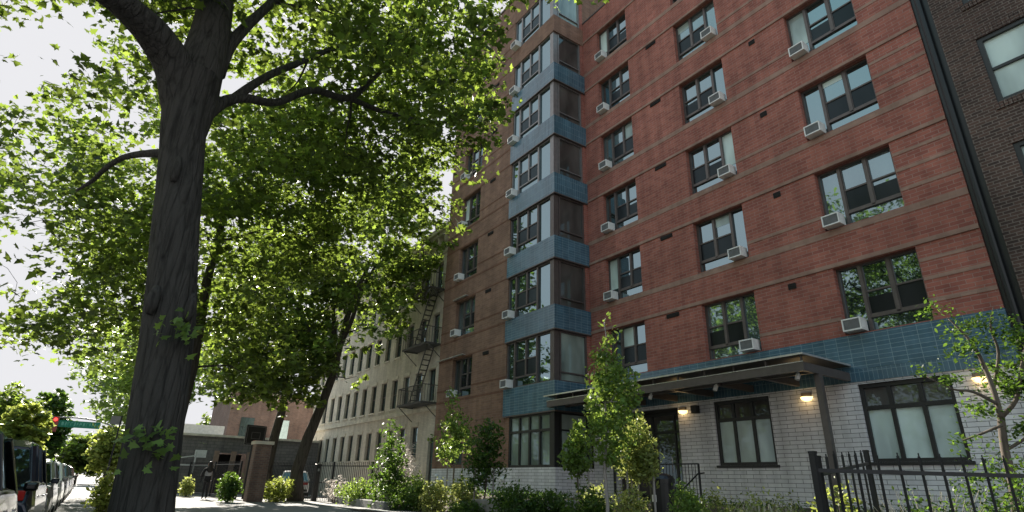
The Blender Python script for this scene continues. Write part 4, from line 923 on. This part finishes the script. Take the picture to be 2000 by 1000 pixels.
shrub('small pale bush by the fence left of the walking person', 366, 950, 38, 20, 20, MT['lf_pale'], 60, .12, rs=(.14,.24))
shrub('bright green kerbside weeds between parked cars and the big trunk', 205, 955, 15.5, 34, 50, MT['lf_yellow'], 80, .09)
# dry wiry grass clump behind the fence
wg = thing('ornamental_grass', 'pale wiry ornamental grass clump behind the near fence', 'plant', (*at_r(1800, 950, 6.6).xy, -.9)); mb = MB()
for k in range(150):
    a_ = rnd.uniform(0, 6.28); r_ = rnd.uniform(.02,.2); l_ = rnd.uniform(.5,1.05); e_ = rnd.uniform(.1,.55)
    b0 = Vector((r_*math.cos(a_), r_*math.sin(a_), -.05)); mb.tube([b0, b0+Vector((e_*.3*math.cos(a_), e_*.3*math.sin(a_), l_*.6)), b0+Vector((e_*math.cos(a_), e_*math.sin(a_), l_))], [.004,.003,.0015], 4)
mb.build('stems', MT['wire_grass'], wg)
wg = thing('ornamental_grass', 'arching pale dry grass clump in front of the white wall left of the canopy post', 'plant', (*at_r(1490, 975, 8.9).xy, -1.0)); mb = MB()
for k in range(130):
    a_ = rnd.uniform(0, 6.28); r_ = rnd.uniform(.02,.25); l_ = rnd.uniform(.5,.95); e_ = rnd.uniform(.15,.6)
    b0 = Vector((r_*math.cos(a_), r_*math.sin(a_), -.05)); mb.tube([b0, b0+Vector((e_*.4*math.cos(a_), e_*.4*math.sin(a_), l_)), b0+Vector((e_*math.cos(a_), e_*math.sin(a_), l_*.75))], [.006,.005,.003], 4)
mb.build('stems', MT['wire_grass'], wg)
# ground cover
n_ = 5200; gx = rng.uniform(-29, 1, n_); gy = rng.uniform(8.6, 13.0, n_); keep = ~((gx > -13.4) & (gx < -11.7)) & ~((gx < -17) & (gy < 10.4+np.where(gx < -22.8, .7, 0))); gx = gx[keep]; gy = gy[keep]
cc = np.array([(x_, y_, bed_z(x_, y_)+rnd.uniform(.03,.16)) for x_, y_ in zip(gx, gy)]); idx = np.repeat(np.arange(len(cc)), 4); cc = cc[idx]+rng.normal(size=(len(idx),3))*.06
tag(leaf_mesh('ground_cover', cc, rng.normal(size=(len(cc),3))*.6+np.array([0,0,.7]), rng.uniform(.04,.09,len(cc)), 'oval', MT['lf_dark'], None), 'low green ground cover and fallen leaves in the planting bed', 'ground cover', kind='stuff')

# ------------------------------------------------------------------ person walking away
p = at_g(397, 975); pe = Vector((p.x, p.y, GZ))
def skin(name, V, E, R, mat, parent=None, root=0, sub=2):
    me = bpy.data.meshes.new(name); me.from_pydata(V, E, []); me.update(); o = bpy.data.objects.new(name, me); COL.objects.link(o); me.materials.append(mat)
    sk = o.modifiers.new('skin', 'SKIN'); sk.use_smooth_shade = True; su = o.modifiers.new('sub', 'SUBSURF'); su.levels = sub; su.render_levels = sub
    for i, r_ in enumerate(R): me.skin_vertices[0].data[i].radius = r_ if isinstance(r_, tuple) else (r_, r_)
    me.skin_vertices[0].data[root].use_root = True
    if parent: o.parent = parent
    return o
MT['skin'] = plain('skin', (.35,.2,.14), .6); MT['cloth_d'] = plain('dark_cloth', (.018,.018,.022), .9); MT['cloth_g'] = plain('grey_cloth', (.34,.35,.37), .9); MT['hair'] = plain('dark_hair', (.012,.009,.008), .5)
# person faces -X, away from the viewer; x forward is -X
V = [(0,0,.92),(0,0,1.08),(0,0,1.28),(0,0,1.42),(0,0,1.50),(0,0,1.62),(-.02,0,1.70),
     (0,.09,.88),(-.10,.10,.50),(.02,.10,.09),(-.10,.10,.04),
     (0,-.09,.88),(.02,-.10,.48),(.16,-.11,.10),(.05,-.11,.03),
     (0,.17,1.40),(.02,.27,1.14),(-.08,.28,.93),(-.10,.27,.86),
     (0,-.17,1.40),(.04,-.27,1.14),(-.04,-.28,.92),(-.06,-.27,.85)]
E_ = [(0,1),(1,2),(2,3),(3,4),(4,5),(5,6),(0,7),(7,8),(8,9),(9,10),(0,11),(11,12),(12,13),(13,14),(3,15),(15,16),(16,17),(17,18),(3,19),(19,20),(20,21),(21,22)]
R = [(.12,.15),(.10,.13),(.12,.16),(.09,.13),.05,.09,.07,.085,.06,.04,.035,.085,.06,.04,.035,.055,.042,.03,.028,.055,.042,.03,.028]
for side in (1, -1):
    wi = 18 if side > 0 else 22; w0 = V[wi]
    for f_, (dy, dz) in enumerate(((.03,-.10),(.012,-.115),(-.006,-.112),(-.022,-.095))):
        i0 = len(V); V.append((w0[0]-.02+f_*.004, w0[1]+dy*side*.8, w0[2]-.04)); V.append((w0[0]-.035, w0[1]+dy*side, w0[2]+dz*.8)); E_ += [(wi, i0), (i0, i0+1)]; R += [.011, .008]
    i0 = len(V); V.append((w0[0]-.05, w0[1]-.01*side, w0[2]-.03)); E_.append((wi, i0)); R.append(.011)
per = skin('person', V, E_, R, MT['cloth_d']); per.location = pe; per.rotation_euler = (0,0,D2R(8)); per.scale = (1,1,1)
tag(per, 'person with long dark hair, grey top, dark shorts and tights walking away on the pavement', 'person')
skin('hair', [(0,0,1.66),(.05,0,1.72),(.09,0,1.60),(.12,0,1.42),(.12,0,1.22)], [(0,1),(1,2),(2,3),(3,4)], [.10,.09,(.10,.06),(.13,.05),(.11,.03)], MT['hair'], per)
skin('top', [(.0,0,1.02),(0,0,1.2),(0,0,1.38)], [(0,1),(1,2)], [(.13,.17),(.125,.17),(.12,.19)], MT['cloth_g'], per)
skin('face', [(-.06,0,1.62),(-.11,0,1.60),(-.09,0,1.66)], [(0,1),(0,2)], [.07,.02,.05], MT['skin'], per)
skin('jacket', [(.02,.2,1.38),(.04,.30,1.12),(-.02,.30,.98),(.02,-.2,1.38),(.06,-.30,1.12),(0,-.30,.98),(.04,0,1.42)], [(6,0),(0,1),(1,2),(6,3),(3,4),(4,5)], [.075,.08,.09,.075,.08,.09,.07], MT['cloth_d'], per, 6)
skin('shorts', [(0,0,.96),(0,.10,.78),(0,-.10,.78)], [(0,1),(0,2)], [(.14,.18),.11,.11], MT['cloth_d'], per)

# ------------------------------------------------------------------ parked cars
def paint(name, c, met=.3):
    m_ = plain(name, c, .18, met, var=.03); m_.node_tree.nodes['Principled BSDF'].inputs['Coat Weight'].default_value = .35; m_.node_tree.nodes['Principled BSDF'].inputs['Coat Roughness'].default_value = .04; return m_
MT['cglass'] = glassmat('car_glass', (.012,.015,.014), 2.1, 0)
MT['tyre'] = plain('tyre_rubber', (.018,.018,.018), .9); MT['rim'] = plain('alloy_rim', (.45,.45,.46), .3, .8)
MT['tail'] = plain('tail_lamp_red', (.35,.015,.012), .2); MT['headl'] = plain('headlamp', (.6,.62,.65), .1, .2); MT['plate'] = plain('plate', (.6,.55,.3), .5)
def loft(mb, secs):
    n = len(secs[0]); o = len(mb.v)
    for s_ in secs: mb.v += [tuple(p_) for p_ in s_]
    for i in range(len(secs)-1):
        for k in range(n): a = o+i*n+k; b = o+i*n+(k+1) % n; mb.f.append((a, b, b+n, a+n))
    mb.f.append(tuple(o+k for k in reversed(range(n)))); mb.f.append(tuple(o+(len(secs)-1)*n+k for k in range(n)))
def car(label, x, y, col, L_=4.6, H_=1.45, kind='sedan', rz=0, W=1.8):
    """nose towards -X; local x runs from tail (+) to nose (-)"""
    t = thing('parked_car', label, 'car', (x, y, GZ-.13), rz, 'cars parked along the kerb'); hw = W/2
    if kind == 'suv': prof = [(.50,.42,.80,.05),(.47,.30,1.02,.02),(.40,.26,1.06,0),(.10,.25,1.05,0),(-.18,.25,1.03,0),(-.26,.26,1.00,0),(-.42,.28,.92,.03),(-.48,.34,.80,.08),(-.50,.42,.66,.14)]; gh = [(.485,1.0),(.44,H_-.10),(.36,H_),(.0,H_+.01),(-.12,H_-.03),(-.26,1.0)]
    else: prof = [(.50,.40,.74,.07),(.475,.30,.92,.03),(.40,.26,.96,0),(.10,.25,.95,0),(-.15,.25,.94,0),(-.25,.26,.90,0),(-.42,.28,.78,.04),(-.48,.34,.68,.10),(-.50,.40,.58,.16)]; gh = [(.42,.93),(.28,H_-.08),(.16,H_),(-.02,H_),(-.10,H_-.05),(-.27,.90)]
    secs = []
    for fx_, zb, zt, ins in prof:
        w_ = hw-ins; secs.append([(fx_*L_,-w_+.08,zb),(fx_*L_,-w_,zb+.14),(fx_*L_,-w_+.01,(zb+zt)/2+.05),(fx_*L_,-w_+.07,zt-.04),(fx_*L_,-w_+.2,zt),(fx_*L_,w_-.2,zt),(fx_*L_,w_-.07,zt-.04),(fx_*L_,w_-.01,(zb+zt)/2+.05),(fx_*L_,w_,zb+.14),(fx_*L_,w_-.08,zb)])
    b_ = MB(); loft(b_, secs); b_.build('body', col, t, smooth=False, bevel=.03)
    # greenhouse in glass, roof and pillars in body colour
    gs = MB(); secs = []
    for fx_, z in gh:
        q = (z-.92)/(H_-.92); w_ = hw-.09-.17*max(0, q); secs.append([(fx_*L_,-hw+.10,.88),(fx_*L_,-w_,z-.015),(fx_*L_,w_,z-.015),(fx_*L_,hw-.10,.88)])
    loft(gs, secs); gs.build('window', MT['cglass'], t, smooth=False)
    r_ = MB(); rs_ = []
    for fx_, z in gh[1:-1]:
        q = (z-.92)/(H_-.92); w_ = hw-.09-.17*max(0, q)+.012; rs_.append([(fx_*L_,-w_,z-.07),(fx_*L_,-w_+.05,z+.012),(fx_*L_,-w_*.5,z+.03),(fx_*L_,w_*.5,z+.03),(fx_*L_,w_-.05,z+.012),(fx_*L_,w_,z-.07)])
    loft(r_, rs_)
    for s_ in (-1, 1):
        def PT(fx_, z): q = (z-.92)/(H_-.92); return Vector((fx_*L_, s_*(hw-.09-.17*max(0,q)+.005), z))
        r_.bar(PT(gh[0][0]-.005,.93), PT(gh[1][0],H_-.07), .07, .05); r_.bar(PT(gh[-1][0]+.005,.93), PT(gh[-2][0],H_-.06), .06, .05); r_.bar(PT(.06,.93), PT(.05,H_-.04), .05, .04)
        if kind == 'suv': r_.bar(PT(.30,.98), PT(.29,H_-.04), .07, .04)
    r_.build('roof', col, t, smooth=False, bevel=.01)
    for s_ in (-1, 1):
        for fx_ in (.30, -.31):
            w_ = MB(); w_.tube([(fx_*L_,s_*(hw-.19),.33),(fx_*L_,s_*(hw-.01),.33)], [.33,.33], 24); wh = w_.build('wheel', MT['tyre'], t, bevel=.02)
            w_ = MB(); w_.tube([(fx_*L_,s_*(hw-.012),.33),(fx_*L_,s_*(hw+.004),.33)], [.22,.20], 10); w_.build('rim', MT['rim'], wh)
        m_ = MB(); m_.box(-.20*L_-.05,-.20*L_+.1, s_*hw-.01 if s_ > 0 else -hw-.12, hw+.12 if s_ > 0 else -hw+.01, .98, 1.08); m_.build('wing_mirror', col, t, bevel=.03)
        zl = .80 if kind == 'suv' else .72
        q = MB(); q.box(.475*L_, .5*L_+.012, s_*(hw-.28)-.14, s_*(hw-.28)+.14, zl, zl+.13) ; q.build('tail_light', MT['tail'], t, bevel=.01)
        q = MB(); q.box(-.5*L_-.006, -.46*L_, s_*(hw-.34)-.14, s_*(hw-.34)+.14, .60, .70); q.build('headlight', MT['headl'], t, bevel=.01)
        q = MB(); q.box(-.09*L_-.08, -.09*L_+.08, s_*hw-.012, s_*hw+.012, .80, .825); q.box(.13*L_-.08, .13*L_+.08, s_*hw-.012, s_*hw+.012, .81, .835); q.build('handle', MT['rim'], t)
    q = MB(); q.box(.5*L_-.01, .5*L_+.015, -.25, .25, .5, .62); q.build('licence_plate', MT['plate'], t)
    q = MB(); q.box(.47*L_, .5*L_+.03, -hw+.14, hw-.14, .36, .48); q.box(-.5*L_-.02, -.47*L_, -hw+.2, hw-.2, .30, .42); q.build('bumper', MT['black'], t, bevel=.02)
    return t
blk = paint('black_paint_gloss', (.012,.013,.015)); nav = paint('dark_blue_paint', (.02,.03,.05)); sil = paint('silver_paint', (.38,.39,.40), .6); wht = paint('white_paint', (.7,.7,.7), 0); gry = paint('grey_paint', (.09,.095,.10), .5); red = paint('maroon_paint', (.12,.02,.02))
car('large dark sport utility car nearest at the left frame edge', -7.7, -1.42, blk, 4.7, 1.55, 'suv')
car('black sport utility car second in the kerb row', -13.4, -1.40, nav, 4.7, 1.60, 'suv')
car('silver car third in the kerb row behind the black one', -19.2, -1.38, sil, 4.5, 1.46)
car('white car fourth in the kerb row', -24.8, -1.38, wht, 4.6, 1.48)
car('grey car fifth in the kerb row', -30.4, -1.36, gry, 4.6, 1.5)
car('black car sixth in the kerb row near the thin sign pole', -36.0, -1.36, blk, 4.6, 1.5)
car('maroon car seventh and farthest in the kerb row', -41.8, -1.36, red, 4.6, 1.5)
car('silver-white car parked in the yard behind the iron fence', -39.8, 10.9, wht, 4.5, 1.5, rz=D2R(-14)); bpy.data.objects[-1]
for o in bpy.data.objects:
    if o.get('label', '').startswith('silver-white car'):
        del o['group']; o.location.z = GZ

# ------------------------------------------------------------------ signs and signals
p = at_g(188, 1000); q = at_r(238, 812, math.hypot(p.x, p.y)); H_ = q.z-GZ
sg = thing('parking_sign', 'thin dark sign pole with a small grey sign left of the big trunk', 'sign', (p.x, p.y, GZ))
k = MB(); k.bar((0,0,-.1),(0,0,H_), .045); k.build('pole', MT['iron'], sg); k = MB(); k.box(-.012,.012,-.27,-.025,H_-.27,H_-.02); k.build('sign_plate', plain('grey_sign', (.30,.30,.32), .5), sg)
rh = 60
b0 = at_r(262, 930, rh); mast = thing('traffic_signal', 'grey mast arm traffic signal with red light at the far crossing', 'traffic signal', (b0.x, b0.y, GZ))
O = Vector((b0.x, b0.y, GZ)); P_ = [Vector((0,0,0)), at_r(258,880,rh)-O, at_r(248,850,rh)-O, at_r(226,836,rh)-O, at_r(195,823,rh)-O, at_r(150,816,rh)-O, at_r(110,815,rh)-O]; P_[1].x = P_[1].y = 0
a, b = smooth_path(P_, [.13,.11,.09,.08,.07,.06,.05], 5); k = MB(); k.tube(a, b, 10); k.build('mast_arm', plain('galvanised', (.35,.33,.32), .5, .4), mast, smooth=True)
c_ = at_r(106, 829, rh)-O; k = MB(); k.box(c_.x-.18,c_.x+.15,c_.y-.22,c_.y+.22,c_.z-.55,c_.z+.62); k.build('signal_head', plain('signal_red_housing', (.25,.05,.05), .5), mast, bevel=.04)
k = MB(); k.tube([(c_.x+.16,c_.y,c_.z+.38),(c_.x+.2,c_.y,c_.z+.38)], .13, 16); k.build('red_light', emit('red_signal', (1,.05,.04), .8), mast)
c_ = at_r(98, 832, rh)-O; k = MB(); k.box(c_.x-.1,c_.x+.1,c_.y-.25,c_.y+.1,c_.z-.45,c_.z+.05); k.build('side_head', MT['black'], mast, bevel=.03)
c_ = at_r(149, 829, rh)-O; ss = MB(); ss.box(c_.x-.02,c_.x+.02,c_.y-1.62,c_.y+1.62,c_.z-.26,c_.z+.26)
m_, nt, P, N, L = newmat('green_sign'); P.inputs['Base Color'].default_value = (.0,.16,.10,1); P.inputs['Roughness'].default_value = .5
ss.build('street_name_sign', m_, mast)
# worn illegible lettering on the far sign: short pale strokes
k = MB(); yy = -1.35
while yy < 1.3:
    w_ = rnd.choice((.10,.13,.16)); hgt = rnd.choice((.11,.14,.17))
    if rnd.random() > .12: k.box(c_.x+.021,c_.x+.03,c_.y+yy,c_.y+yy+.035,c_.z-hgt,c_.z+hgt); k.box(c_.x+.021,c_.x+.029,c_.y+yy+.036,c_.y+yy+w_,c_.z+rnd.choice((-.02,.1,-.13)),c_.z+rnd.choice((.02,.14)) if False else c_.z+.15)
    yy += w_+.08
k.build('sign_lettering', plain('faded_lettering', (.10,.33,.25), .5), mast)
